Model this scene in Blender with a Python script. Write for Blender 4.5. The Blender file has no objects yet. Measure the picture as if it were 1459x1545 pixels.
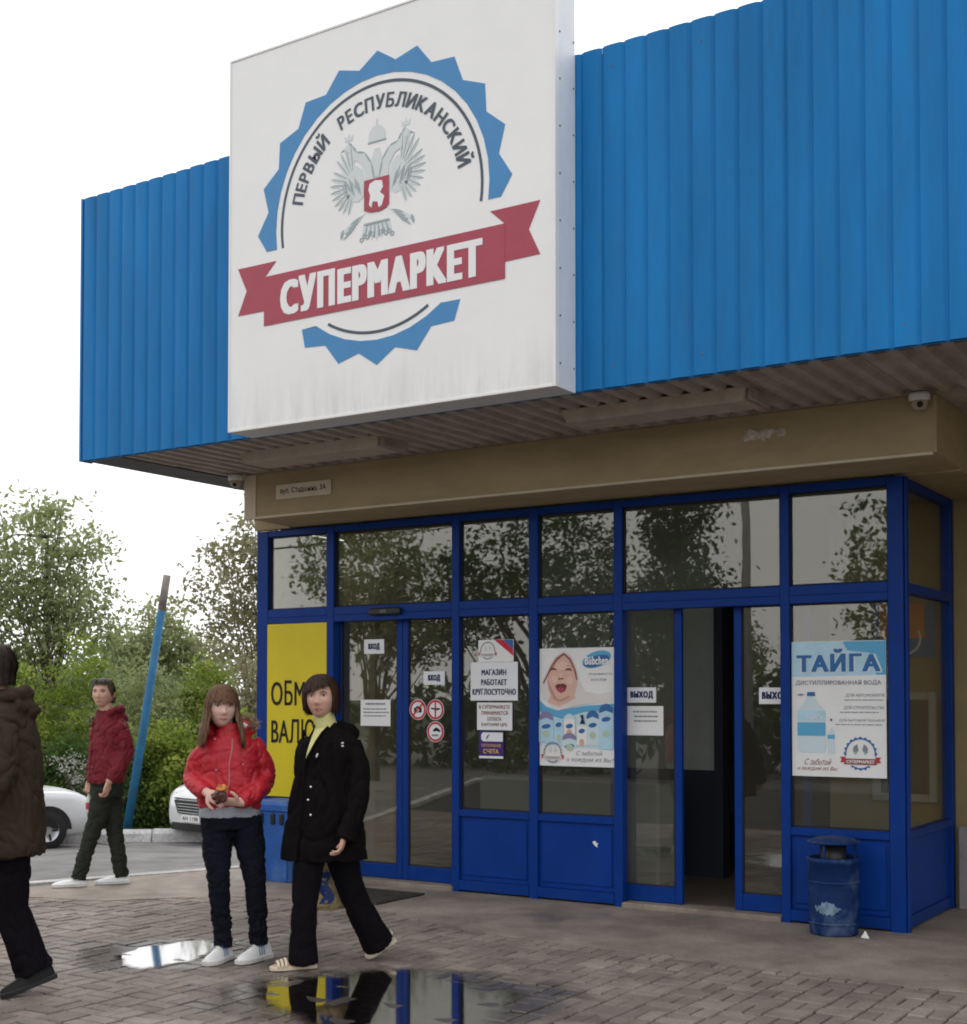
import bpy, bmesh, math, random
import numpy as np
from mathutils import Vector, Matrix, noise, Euler
random.seed(7); rng = np.random.default_rng(7)
R = math.radians
SC = bpy.context.scene
# ------------------------------------------------------------------ camera
CAM = Vector((8.314, -9.144, 1.58)); YAW = 0.5732
cd = bpy.data.cameras.new('camera'); cam = bpy.data.objects.new('camera', cd)
SC.collection.objects.link(cam); SC.camera = cam
cam.location = CAM; cam.rotation_euler = (math.pi/2 + 0.0279, 0, YAW)
cd.sensor_fit = 'HORIZONTAL'; cd.sensor_width = 36.0
cd.lens = 36.0*2041.05/1459.0
cd.shift_y = (995.0-772.5)/1459.0
cd.clip_start = 0.1; cd.clip_end = 2000
# ------------------------------------------------------------------ sky, sun, exposure
SUN_EL, SUN_AZ = R(56), R(325)          # azimuth from +Y clockwise: high behind the shop, to the left
w = bpy.data.worlds.new('World'); SC.world = w; w.use_nodes = True
nt = w.node_tree; nt.nodes.clear()
sk = nt.nodes.new('ShaderNodeTexSky'); sk.sky_type = 'NISHITA'; sk.sun_disc = False
sk.sun_elevation = SUN_EL; sk.sun_rotation = SUN_AZ; sk.dust_density = 4.0
mx = nt.nodes.new('ShaderNodeMix'); mx.data_type = 'RGBA'; mx.inputs[0].default_value = 0.88
mx.inputs[7].default_value = (14.0, 14.0, 14.2, 1)          # even white cloud layer
nt.links.new(sk.outputs[0], mx.inputs[6])
bg = nt.nodes.new('ShaderNodeBackground'); bg.inputs[1].default_value = 0.105
wo = nt.nodes.new('ShaderNodeOutputWorld')
nt.links.new(mx.outputs[2], bg.inputs[0]); nt.links.new(bg.outputs[0], wo.inputs[0])
sd = bpy.data.lights.new('sun', 'SUN'); sd.energy = 0.9; sd.angle = R(25); sd.color = (1, .97, .93)
so = bpy.data.objects.new('sun', sd); SC.collection.objects.link(so)
sv = Vector((math.sin(SUN_AZ)*math.cos(SUN_EL), math.cos(SUN_AZ)*math.cos(SUN_EL), math.sin(SUN_EL)))
so.rotation_euler = sv.to_track_quat('Z', 'Y').to_euler(); so.location = (0, -10, 20)
SC.view_settings.view_transform = 'Standard'; SC.view_settings.look = 'None'
SC.cycles.filter_width = 1.9          # soft phone-camera sharpness
SC.view_settings.exposure = 0.18; SC.view_settings.gamma = 1.0; SC.view_settings.use_curve_mapping = False

# ------------------------------------------------------------------ helpers
COL = SC.collection
def tag(o, label=None, cat=None, group=None, kind=None):
    if label: o['label'] = label
    if cat: o['category'] = cat
    if group: o['group'] = group
    if kind: o['kind'] = kind
    return o
def empty(name, loc=(0,0,0), rz=0.0, parent=None):
    o = bpy.data.objects.new(name, None); COL.objects.link(o)
    o.location = loc; o.rotation_euler = (0, 0, rz); o.empty_display_size = .1
    if parent: o.parent = parent
    return o
def link(name, me, mats, parent=None, smooth=False, bevel=0.0):
    if not isinstance(mats, (list, tuple)): mats = [mats]
    for m in mats: me.materials.append(m)
    if smooth: me.polygons.foreach_set('use_smooth', [True]*len(me.polygons))
    o = bpy.data.objects.new(name, me); COL.objects.link(o)
    if parent: o.parent = parent
    if bevel:
        b = o.modifiers.new('bevel', 'BEVEL'); b.width = bevel; b.segments = 1; b.limit_method = 'ANGLE'
    return o
class MB:
    def __init__(s): s.v = []; s.f = []; s.m = []; s.k = 0
    pk = 0
    def add(s, vs, fs, mi=0):
        n = len(s.v); s.v += [tuple(p) for p in vs]
        for f in fs: s.f.append([i+n for i in f]); s.m.append(mi)
        return s
    def box(s, x0, x1, y0, y1, z0, z1, mi=0):
        return s.add([(x0,y0,z0),(x1,y0,z0),(x1,y1,z0),(x0,y1,z0),(x0,y0,z1),(x1,y0,z1),(x1,y1,z1),(x0,y1,z1)],
              [(0,3,2,1),(4,5,6,7),(0,1,5,4),(1,2,6,5),(2,3,7,6),(3,0,4,7)], mi)
    def slab(s, poly, z0, z1, mi=0):                     # ground polygon (counter-clockwise) with thickness
        n = len(poly)
        return s.add([(x,y,z0) for x,y in poly]+[(x,y,z1) for x,y in poly],
            [tuple(range(n))[::-1], tuple(range(n,2*n))]+[(i,(i+1)%n,n+(i+1)%n,n+i) for i in range(n)], mi)
    def plate(s, poly, y, t=.002, mi=0):                 # flat plate in an XZ plane facing -Y; front face at y
        a = sum(poly[i][0]*poly[(i+1)%len(poly)][1]-poly[(i+1)%len(poly)][0]*poly[i][1] for i in range(len(poly)))
        if a < 0: poly = poly[::-1]
        n = len(poly); MB.pk = (MB.pk+1) % 31; y -= MB.pk*.00003          # never two plates in one plane
        return s.add([(x,y,z) for x,z in poly]+[(x,y+t,z) for x,z in poly],
            [tuple(range(n))]+[(i,n+i,n+(i+1)%n,(i+1)%n) for i in range(n)], mi)
    def rect(s, x0, x1, z0, z1, y, t=.002, mi=0): return s.plate([(x0,z0),(x1,z0),(x1,z1),(x0,z1)], y, t, mi)
    def ring(s, cx, cz, r0, r1, y, a0=0, a1=360, n=48, t=.002, mi=0, ex=1.0):
        for k in range(n):
            p, q = R(a0+(a1-a0)*k/n), R(a0+(a1-a0)*(k+1)/n)
            s.plate([(cx+r0*math.cos(p)*ex,cz+r0*math.sin(p)),(cx+r1*math.cos(p)*ex,cz+r1*math.sin(p)),(cx+r1*math.cos(q)*ex,cz+r1*math.sin(q)),(cx+r0*math.cos(q)*ex,cz+r0*math.sin(q))], y, t, mi)
        return s
    def disc(s, cx, cz, rx, rz, y, n=28, t=.002, mi=0, rot=0):
        return s.plate([(cx+rx*math.cos(6.2832*k/n)*math.cos(rot)-rz*math.sin(6.2832*k/n)*math.sin(rot), cz+rx*math.cos(6.2832*k/n)*math.sin(rot)+rz*math.sin(6.2832*k/n)*math.cos(rot)) for k in range(n)], y, t, mi)
    def tube(s, pts, rad, n=10, mi=0, cap=True):
        pts = [Vector(p) for p in pts]
        if not isinstance(rad, (list, tuple)): rad = [rad]*len(pts)
        base = len(s.v); side = None
        for i, p in enumerate(pts):
            t = (pts[min(i+1,len(pts)-1)]-pts[max(i-1,0)]).normalized()
            if side is None:
                side = t.orthogonal().normalized()
            side = (side - t*side.dot(t)).normalized(); up = t.cross(side)
            ra, rb = rad[i] if isinstance(rad[i], (list, tuple)) else (rad[i], rad[i])
            for k in range(n):
                a = 2*math.pi*k/n; s.v.append(tuple(p+side*ra*math.cos(a)+up*rb*math.sin(a)))
        for i in range(len(pts)-1):
            for k in range(n):
                a, b = base+i*n+k, base+i*n+(k+1)%n; s.f.append([a,b,b+n,a+n]); s.m.append(mi)
        if cap:
            s.f.append([base+k for k in range(n)][::-1]); s.m.append(mi)
            s.f.append([base+(len(pts)-1)*n+k for k in range(n)]); s.m.append(mi)
        return s
    def lathe(s, prof, c=(0,0,0), n=24, mi=0):           # prof: (radius, z)
        base = len(s.v)
        for r, z in prof:
            for k in range(n): s.v.append((c[0]+r*math.cos(6.28319*k/n), c[1]+r*math.sin(6.28319*k/n), c[2]+z))
        for i in range(len(prof)-1):
            for k in range(n):
                a, b = base+i*n+k, base+i*n+(k+1)%n; s.f.append([a,b,b+n,a+n]); s.m.append(mi)
        return s
    def loft(s, rings, mi=0, cap=True):
        base = len(s.v); n = len(rings[0])
        for r in rings: s.v += [tuple(p) for p in r]
        for i in range(len(rings)-1):
            for k in range(n):
                a, b = base+i*n+k, base+i*n+(k+1)%n; s.f.append([a,b,b+n,a+n]); s.m.append(mi)
        if cap:
            s.f.append([base+k for k in range(n)][::-1]); s.m.append(mi)
            s.f.append([base+(len(rings)-1)*n+k for k in range(n)]); s.m.append(mi)
        return s
    def ball(s, c, rx, ry, rz, n=14, m=9, mi=0, rot=None):
        c = Vector(c); rings = []
        base = len(s.v)
        for i in range(m+1):
            a = math.pi*i/m-math.pi/2
            for k in range(n):
                b = 2*math.pi*k/n
                p = Vector((rx*max(math.cos(a),.02)*math.cos(b), ry*max(math.cos(a),.02)*math.sin(b), rz*math.sin(a)))
                if rot is not None: p = rot @ p
                s.v.append(tuple(c+p))
        for i in range(m):
            for k in range(n):
                a, b = base+i*n+k, base+i*n+(k+1)%n; s.f.append([a,b,b+n,a+n]); s.m.append(mi)
        s.f.append([base+k for k in range(n)][::-1]); s.m.append(mi)
        s.f.append([base+m*n+k for k in range(n)]); s.m.append(mi)
        return s
    def mesh(s, name='m'):
        me = bpy.data.meshes.new(name); me.from_pydata(s.v, [], s.f)
        if any(s.m): me.polygons.foreach_set('material_index', s.m)
        me.update(); return me
    def build(s, name, mats, parent=None, smooth=False, bevel=0.0):
        return link(name, s.mesh(name), mats, parent, smooth, bevel)
def fast_mesh(name, V, Q):
    me = bpy.data.meshes.new(name); me.vertices.add(len(V)); me.vertices.foreach_set('co', np.asarray(V, np.float32).ravel())
    k = Q.shape[1]; me.loops.add(Q.size); me.loops.foreach_set('vertex_index', Q.astype(np.int32).ravel())
    me.polygons.add(len(Q)); me.polygons.foreach_set('loop_start', np.arange(0, Q.size, k, dtype=np.int32))
    me.update(calc_edges=True); return me
def remesh(mb, voxel, smooth=4, fac=.5):
    me = mb.mesh('tmp'); o = bpy.data.objects.new('tmp', me); COL.objects.link(o)
    r = o.modifiers.new('r', 'REMESH'); r.mode = 'VOXEL'; r.voxel_size = voxel; r.adaptivity = 0
    if smooth:
        sm = o.modifiers.new('s', 'SMOOTH'); sm.factor = fac; sm.iterations = smooth
    dg = bpy.context.evaluated_depsgraph_get(); dg.update()
    out = bpy.data.meshes.new_from_object(o.evaluated_get(dg)); bpy.data.objects.remove(o); bpy.data.meshes.remove(me)
    return out
def get_vn(me):
    n = len(me.vertices); V = np.empty(n*3, np.float32); me.vertices.foreach_get('co', V); N = np.empty(n*3, np.float32); me.vertices.foreach_get('normal', N)
    return V.reshape(-1,3), N.reshape(-1,3)
def displace(me, fn):
    V, N = get_vn(me); d = np.array([fn(Vector(p)) for p in V], np.float32)
    me.vertices.foreach_set('co', (V+N*d[:,None]).ravel()); me.update()
def join_mesh(name, meshes):
    bm = bmesh.new()
    for m in meshes: bm.from_mesh(m)
    me = bpy.data.meshes.new(name); bm.to_mesh(me); bm.free(); return me

# text: built-in font turned into a mesh and fitted to a rectangle
_tc = {}
TWIN = str.maketrans('АВЕКМНОРСТХаеорсухі', 'ABEKMHOPCTXaeopcyxi')       # same shapes, cleaner outlines in the built-in font
def text_data(s, bold=0.0):
    s = s.translate(TWIN)
    key = (s, bold)
    if key in _tc: return _tc[key]
    cu = bpy.data.curves.new('t', 'FONT'); cu.body = s; cu.size = 1; cu.offset = 0.0; cu.space_character = 1+max(bold,0)*3.6; cu.resolution_u = 3
    o = bpy.data.objects.new('t', cu); COL.objects.link(o)
    dg = bpy.context.evaluated_depsgraph_get(); dg.update()
    me = bpy.data.meshes.new_from_object(o.evaluated_get(dg))
    V = [(v.co.x, v.co.y) for v in me.vertices]; F = [tuple(p.vertices) for p in me.polygons]
    bpy.data.objects.remove(o); bpy.data.curves.remove(cu); bpy.data.meshes.remove(me)
    xs = [v[0] for v in V]; ys = [v[1] for v in V]
    _tc[key] = (V, F, min(xs), max(xs), min(ys), max(ys)); return _tc[key]
def text_into(mb, s, x0, x1, z0, z1, y, bold=.02, mi=0, slant=0.0, tf=None):
    V, F, a, b, c, d = text_data(s, bold)
    e = max(bold, 0)*(z1-z0)*1.25; e = min(e, (x1-x0)*.06)               # stroke weight: shifted copies, each a hair further out
    for k, (ex, ez) in enumerate(((0,0),) if e <= 0 else [(ex, ez) for ex in (-e,-e/3,e/3,e) for ez in (-e*.4,e*.4)]):
        P = []
        for px, py in V:
            u, v = (px-a)/(b-a), (py-c)/(d-c)
            X, Z = x0+e+(x1-x0-2*e)*u+slant*(v-.5)*(z1-z0)+ex, z0+e*.5+(z1-z0-e)*v+ez
            if tf: X, Z = tf(X, Z)
            P.append((X, y-k*.00012, Z))
        mb.add(P, F, mi)
    return mb
def text(name, s, x0, x1, z0, z1, y, m, parent, bold=.02, slant=0.0):
    return text_into(MB(), s, x0, x1, z0, z1, y, bold, 0, slant).build(name, m, parent)

# ------------------------------------------------------------------ materials
def mat(name, col, rough=.6, spec=.4, var=.0, vscale=6.0, bump=0.0, bscale=40.0, metal=0.0, dirt=0.0, dirtcol=(.05,.045,.04), dscale=2.0, stretch=(1,1,1), coat=0.0):
    m = bpy.data.materials.new(name); m.use_nodes = True; n = m.node_tree; b = n.nodes['Principled BSDF']
    b.inputs['Roughness'].default_value = rough; b.inputs['Metallic'].default_value = metal
    b.inputs['Specular IOR Level'].default_value = spec; b.inputs['Coat Weight'].default_value = coat
    b.inputs['Base Color'].default_value = (*col, 1)
    tc = n.nodes.new('ShaderNodeTexCoord'); mp = n.nodes.new('ShaderNodeMapping'); mp.inputs['Scale'].default_value = stretch
    n.links.new(tc.outputs['Object'], mp.inputs[0])
    last = None
    if var:
        t = n.nodes.new('ShaderNodeTexNoise'); t.inputs['Scale'].default_value = vscale; t.inputs['Detail'].default_value = 5; t.inputs['Roughness'].default_value = .65
        n.links.new(mp.outputs[0], t.inputs[0])
        cr = n.nodes.new('ShaderNodeMapRange'); cr.inputs[1].default_value = .3; cr.inputs[2].default_value = .7; cr.inputs[3].default_value = 1-var; cr.inputs[4].default_value = 1+var
        n.links.new(t.outputs[0], cr.inputs[0])
        v = n.nodes.new('ShaderNodeVectorMath'); v.operation = 'SCALE'; v.inputs[0].default_value = col
        n.links.new(cr.outputs[0], v.inputs['Scale']); last = v.outputs[0]
    if dirt:
        t = n.nodes.new('ShaderNodeTexNoise'); t.inputs['Scale'].default_value = dscale; t.inputs['Detail'].default_value = 8; t.inputs['Roughness'].default_value = .7
        n.links.new(mp.outputs[0], t.inputs[0])
        cr = n.nodes.new('ShaderNodeMapRange'); cr.inputs[1].default_value = .5; cr.inputs[2].default_value = .78; cr.inputs[3].default_value = 0; cr.inputs[4].default_value = dirt
        n.links.new(t.outputs[0], cr.inputs[0])
        x = n.nodes.new('ShaderNodeMix'); x.data_type = 'RGBA'; x.inputs[6].default_value = (*col, 1); x.inputs[7].default_value = (*dirtcol, 1)
        if last: n.links.new(last, x.inputs[6])
        n.links.new(cr.outputs[0], x.inputs[0]); last = x.outputs[2]
    if last: n.links.new(last, b.inputs['Base Color'])
    if bump:
        t = n.nodes.new('ShaderNodeTexNoise'); t.inputs['Scale'].default_value = bscale; t.inputs['Detail'].default_value = 5
        n.links.new(mp.outputs[0], t.inputs[0])
        bp = n.nodes.new('ShaderNodeBump'); bp.inputs['Strength'].default_value = bump; bp.inputs['Distance'].default_value = .01
        n.links.new(t.outputs[0], bp.inputs['Height']); n.links.new(bp.outputs[0], b.inputs['Normal'])
    return m
def glass_mat(name, base=.12, mul=1.4, tint=(.82,.88,.86), rough=.0, wav=.0, dust=.03):
    m = bpy.data.materials.new(name); m.use_nodes = True; n = m.node_tree; n.nodes.clear()
    o = n.nodes.new('ShaderNodeOutputMaterial'); mi = n.nodes.new('ShaderNodeMixShader')
    tr = n.nodes.new('ShaderNodeBsdfTransparent'); tr.inputs[0].default_value = (*tint, 1)
    gl = n.nodes.new('ShaderNodeBsdfGlossy'); gl.inputs['Roughness'].default_value = rough; gl.inputs[0].default_value = (.95,.91,.86,1)
    fr = n.nodes.new('ShaderNodeFresnel'); fr.inputs[0].default_value = 1.45
    ma = n.nodes.new('ShaderNodeMath'); ma.operation = 'MULTIPLY_ADD'; ma.inputs[1].default_value = mul; ma.inputs[2].default_value = base; ma.use_clamp = True
    n.links.new(fr.outputs[0], ma.inputs[0]); n.links.new(ma.outputs[0], mi.inputs[0]); n.links.new(tr.outputs[0], mi.inputs[1]); n.links.new(gl.outputs[0], mi.inputs[2])
    du = n.nodes.new('ShaderNodeBsdfDiffuse'); du.inputs[0].default_value = (.34,.31,.27,1); m3 = n.nodes.new('ShaderNodeMixShader'); m3.inputs[0].default_value = dust
    n.links.new(mi.outputs[0], m3.inputs[1]); n.links.new(du.outputs[0], m3.inputs[2]); n.links.new(m3.outputs[0], o.inputs[0])
    if wav:
        tc = n.nodes.new('ShaderNodeTexCoord'); t = n.nodes.new('ShaderNodeTexNoise'); t.inputs['Scale'].default_value = 2.2; t.inputs['Detail'].default_value = 1
        n.links.new(tc.outputs['Object'], t.inputs[0]); bp = n.nodes.new('ShaderNodeBump'); bp.inputs['Strength'].default_value = wav; bp.inputs['Distance'].default_value = .02
        n.links.new(t.outputs[0], bp.inputs['Height']); n.links.new(bp.outputs[0], gl.inputs['Normal']); 
    return m
def leaf_mat(name, cols, trans=.55):
    m = bpy.data.materials.new(name); m.use_nodes = True; n = m.node_tree; n.nodes.clear()
    o = n.nodes.new('ShaderNodeOutputMaterial'); at = n.nodes.new('ShaderNodeAttribute'); at.attribute_name = 'rnd'
    cr = n.nodes.new('ShaderNodeValToRGB'); e = cr.color_ramp.elements
    e[0].color = (*cols[0],1); e[1].color = (*cols[-1],1)
    for i, c in enumerate(cols[1:-1]): x = e.new((i+1)/(len(cols)-1)); x.color = (*c,1)
    n.links.new(at.outputs['Fac'], cr.inputs[0])
    d = n.nodes.new('ShaderNodeBsdfDiffuse'); t = n.nodes.new('ShaderNodeBsdfTranslucent'); mi = n.nodes.new('ShaderNodeMixShader'); mi.inputs[0].default_value = trans
    n.links.new(cr.outputs[0], d.inputs[0]); n.links.new(cr.outputs[0], t.inputs[0]); n.links.new(d.outputs[0], mi.inputs[1]); n.links.new(t.outputs[0], mi.inputs[2]); n.links.new(mi.outputs[0], o.inputs[0])
    return m
# ================================================================== GROUND
PUD2 = [(3.353,-3.655),(3.266,-3.368),(3.416,-3.146),(3.515,-2.907),(3.729,-2.68),(4.058,-2.757),(4.321,-2.859),(4.532,-2.96),(4.702,-3.303),(4.78,-3.581),(4.918,-3.939),(4.546,-4.246),(4.176,-4.076),(3.866,-4.005),(3.508,-3.8)]
PUD1 = [(2.119,-3.52),(1.86,-3.26),(1.87,-2.96),(1.95,-2.68),(2.22,-2.80),(2.36,-3.02),(2.40,-3.24),(2.34,-3.58)]
def ground_mat(name, colA, colB, wet=True, joint=False, rough=.85, fine=90.0, wetdark=.55):
    m = bpy.data.materials.new(name); m.use_nodes = True; n = m.node_tree; L = n.links; b = n.nodes['Principled BSDF']
    ge = n.nodes.new('ShaderNodeNewGeometry')
    def noi(s, d=6, r=.6):
        t = n.nodes.new('ShaderNodeTexNoise'); t.inputs['Scale'].default_value = s; t.inputs['Detail'].default_value = d; t.inputs['Roughness'].default_value = r
        L.new(ge.outputs['Position'], t.inputs[0]); return t.outputs[0]
    def mr(x, a, b_, c, d):
        t = n.nodes.new('ShaderNodeMapRange'); L.new(x, t.inputs[0])
        for i, v in enumerate((a, b_, c, d)): t.inputs[i+1].default_value = v
        return t.outputs[0]
    def mth(op, x, y):
        t = n.nodes.new('ShaderNodeMath'); t.operation = op
        for i, v in enumerate((x, y)):
            if isinstance(v, (int, float)): t.inputs[i].default_value = v
            else: L.new(v, t.inputs[i])
        return t.outputs[0]
    def mixc(f, a, c):
        t = n.nodes.new('ShaderNodeMix'); t.data_type = 'RGBA'; L.new(f, t.inputs[0])
        for i, v in ((6, a), (7, c)):
            if isinstance(v, tuple): t.inputs[i].default_value = (*v, 1)
            else: L.new(v, t.inputs[i])
        return t.outputs[2]
    at = n.nodes.new('ShaderNodeAttribute'); at.attribute_name = 'rnd'; oi = n.nodes.new('ShaderNodeObjectInfo')
    rnd = mth('FRACT', mth('ADD', at.outputs['Fac'], oi.outputs['Random']), 0)
    base = mixc(rnd if joint else mr(noi(2.2), .35, .65, 0, 1), colA, colB)
    blot = mr(noi(1.3, 8, .7), .38, .66, 0, 1)
    base = mixc(mth('MULTIPLY', blot, .75), base, tuple(c*.45 for c in colA))
    grit = mr(noi(fine, 4, .7), .3, .7, .72, 1.22)
    v = n.nodes.new('ShaderNodeVectorMath'); v.operation = 'SCALE'; L.new(base, v.inputs[0]); L.new(grit, v.inputs['Scale']); base = v.outputs[0]
    spot = mr(noi(14, 3, .6), .66, .74, 0, .45); base = mixc(spot, base, (.025,.02,.016))
    r = mr(noi(5), .3, .7, rough-.1, min(1, rough+.08))
    if wet:
        sp = n.nodes.new('ShaderNodeSeparateXYZ'); L.new(ge.outputs['Position'], sp.inputs[0])
        tot = None
        for cx, cy, rx, ry, an in WETS:
            dx = mth('SUBTRACT', sp.outputs[0], cx); dy = mth('SUBTRACT', sp.outputs[1], cy)
            u = mth('DIVIDE', mth('ADD', mth('MULTIPLY', dx, math.cos(an)), mth('MULTIPLY', dy, math.sin(an))), rx)
            q = mth('DIVIDE', mth('SUBTRACT', mth('MULTIPLY', dy, math.cos(an)), mth('MULTIPLY', dx, math.sin(an))), ry)
            d = mth('SQRT', mth('ADD', mth('MULTIPLY', u, u), mth('MULTIPLY', q, q)), 0)
            tot = d if tot is None else mth('MINIMUM', tot, d)
        tot = mth('ADD', tot, mth('MULTIPLY', mth('SUBTRACT', noi(3.5, 6, .65), .5), 1.1))
        wm = mr(tot, .8, 1.15, 1, 0)
        wm2 = mth('MAXIMUM', wm, mth('MULTIPLY', mr(noi(.8, 7, .7), .53, .66, 0, 1), .6))
        base2 = n.nodes.new('ShaderNodeVectorMath'); base2.operation = 'SCALE'; L.new(base, base2.inputs[0]); L.new(mr(wm2, 0, 1, 1, wetdark), base2.inputs['Scale']); base = base2.outputs[0]
        r = mth('ADD', mth('MULTIPLY', r, mth('SUBTRACT', 1.0, wm2)), mth('MULTIPLY', wm2, .13))
    L.new(base, b.inputs['Base Color']); L.new(r, b.inputs['Roughness']); b.inputs['Specular IOR Level'].default_value = .45
    bp = n.nodes.new('ShaderNodeBump'); bp.inputs['Strength'].default_value = .35; bp.inputs['Distance'].default_value = .004
    L.new(noi(fine*1.2, 5, .7), bp.inputs['Height']); L.new(bp.outputs[0], b.inputs['Normal'])
    return m
WETS = [(2.12,-3.18,.66,.52,.9), (4.05,-3.4,1.05,.75,.3)]
M_paver = ground_mat('grey_paver', (.205,.17,.143), (.31,.262,.222), joint=True, wetdark=.42)
M_conc = ground_mat('worn_concrete', (.25,.207,.17), (.335,.285,.235), rough=.8)
M_joint = ground_mat('joint_sand', (.018,.014,.011), (.032,.026,.021), wet=False)
M_asph = ground_mat('grey_asphalt', (.16,.152,.15), (.21,.2,.197), wet=False, rough=.9)
M_kerb = ground_mat('pale_kerb', (.42,.41,.40), (.58,.57,.555), wet=False, fine=40)
M_soil = ground_mat('grassy_soil', (.05,.075,.03), (.09,.11,.05), wet=False, fine=12)

GZ = -1.0
o = MB().add([(-900,-900,GZ),(900,-900,GZ),(900,900,GZ),(-900,900,GZ)], [(0,1,2,3)]).build('ground', M_soil); tag(o, 'green grassy ground reaching to the horizon', kind='structure')
# plaza platform (paver bed), ends at the near kerb
NK = [(-6.2,-13),(-1.32,-1.74),(-.62,-.1),(-.35,.6),(-.3,40)]
pl = MB().slab(NK[::-1]+[(-6.2,-13.5),(40,-13.5),(40,40)], -1.1, -.045).build('pavement', M_joint)
tag(pl, 'brown sandy paving bed of the plaza in front of the shop', kind='structure')
# concrete apron before the doors, laid as a thin screed over the paver bed
EDGE = [(-1.1,-2.25),(-.276,-2.013),(.122,-1.9),(.45,-1.5),(.9,-1.15),(1.458,-1.0),(2.1,-1.08),(2.674,-1.25),(3.247,-1.5),(4.0,-1.56),(4.706,-1.54),(5.6,-1.6),(6.539,-1.62),(9,-1.7),(40,-1.7)]
fine = []
for i in range(len(EDGE)-1):
    a, b = Vector(EDGE[i]), Vector(EDGE[i+1]); k = max(1, int((b-a).length/.07)) if i < len(EDGE)-2 else 1
    for j in range(k):
        p = a.lerp(b, j/k); p.y += .05*noise.noise(Vector((p.x*4, 3, 0)))+.02*noise.noise(Vector((p.x*17, 9, 0))); fine.append((p.x, p.y))
apron_poly = fine+[(40,-1.7),(40,1.34),(-.3,1.34),(-.35,.6),(-.62,-.1)]
o = MB().slab(apron_poly, -.044, .005).build('concrete_apron', M_conc, None); tag(o, 'worn grey concrete strip running along the shop front', kind='structure')
# pavers in basket weave: 300 nearest as single parts, the rest as one part
def paver_mesh(seed):
    r = random.Random(seed); hx, hy, c = .0945, .0445, .0045
    def j(): return r.uniform(-.0018, .0018)
    mb = MB(); lo = [(-hx,-hy),(hx,-hy),(hx,hy),(-hx,hy)]; hi = [(-hx+c,-hy+c),(hx-c,-hy+c),(hx-c,hy-c),(-hx+c,hy-c)]
    v = [(x+j(),y+j(),-.044) for x,y in lo]+[(x+j(),y+j(),-.007+j()) for x,y in lo]+[(x+j(),y+j(),j()*.6) for x,y in hi]
    f = [(0,1,5,4),(1,2,6,5),(2,3,7,6),(3,0,4,7),(4,5,9,8),(5,6,10,9),(6,7,11,10),(7,4,8,11),(8,9,10,11)]
    mb.add(v, f); me = mb.mesh('paver'); me.materials.append(M_paver); return me
pvs = [paver_mesh(k) for k in range(8)]
fx, fy = -math.sin(YAW), math.cos(YAW)
cells = []
for i in range(-12, 62):
    for j in range(-26, 0):
        x0, y0 = i*.2-.6, j*.2-.9
        for k in range(2):
            if (i+j) % 2: px, py, rz = x0+.1, y0+.05+.1*k, 0.0
            else: px, py, rz = x0+.05+.1*k, y0+.1, math.pi/2
            if px < -1.28+(py+1.74)*.43: continue
            dx, dy = px-CAM.x, py-CAM.y; dep = dx*fx+dy*fy; lat = dx*math.cos(YAW)+dy*math.sin(YAW)
            u = 729.5+2041*lat/max(dep,.1); v = 995+2041*(1.58/max(dep,.1)+.0279)
            vis = dep > 2 and -20 < u < 1480 and v < 1565
            cells.append((0 if vis else 1, dep, px, py, rz))
cells.sort()
vis = [c for c in cells if c[0] == 0]
def under(c):
    x, y = c[2], c[3]
    for i in range(len(EDGE)-1):
        if EDGE[i][0] <= x < EDGE[i+1][0]:
            t = (x-EDGE[i][0])/(EDGE[i+1][0]-EDGE[i][0]); return y > EDGE[i][1]+t*(EDGE[i+1][1]-EDGE[i][1])+.12
    return False
near = [c for c in vis if not under(c)][:300]; ns = set(near)
for c in near:
    o = bpy.data.objects.new('paver', random.choice(pvs)); COL.objects.link(o); o.parent = pl
    o.location = (c[2], c[3], random.uniform(-.005,.003)); o.rotation_euler = (random.gauss(0,.008), random.gauss(0,.008), c[4]+random.gauss(0,.008)+(math.pi if random.random()<.5 else 0))
mb = MB(); rn = []
for c in cells:
    if c in ns or under(c) or c[3] < -9: continue
    me = random.choice(pvs); ca, sa = math.cos(c[4]+random.gauss(0,.008)), math.sin(c[4]); dz = random.uniform(-.005,.003)
    mb.add([(c[2]+v.co.x*ca-v.co.y*sa, c[3]+v.co.x*sa+v.co.y*ca, v.co.z+dz) for v in me.vertices], [tuple(p.vertices) for p in me.polygons]); rn += [random.random()]*len(me.vertices)
o = mb.build('pavers', M_paver, pl); a = o.data.attributes.new('rnd', 'FLOAT', 'POINT'); a.data.foreach_set('value', rn); o['kind'] = 'stuff'
# puddles: thin sheets of water with uneven outlines
M_water = bpy.data.materials.new('puddle_water'); M_water.use_nodes = True
n = M_water.node_tree; n.nodes.clear()
oo = n.nodes.new('ShaderNodeOutputMaterial'); mi = n.nodes.new('ShaderNodeMixShader'); df = n.nodes.new('ShaderNodeBsdfTransparent'); df.inputs[0].default_value = (.42,.37,.33,1)
gl = n.nodes.new('ShaderNodeBsdfGlossy'); gl.inputs['Roughness'].default_value = .05; fr = n.nodes.new('ShaderNodeFresnel'); fr.inputs[0].default_value = 1.36
ma = n.nodes.new('ShaderNodeMath'); ma.operation = 'MULTIPLY'; ma.inputs[1].default_value = .82; ma.use_clamp = True
n.links.new(fr.outputs[0], ma.inputs[0]); n.links.new(ma.outputs[0], mi.inputs[0]); n.links.new(df.outputs[0], mi.inputs[1]); n.links.new(gl.outputs[0], mi.inputs[2])
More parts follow.
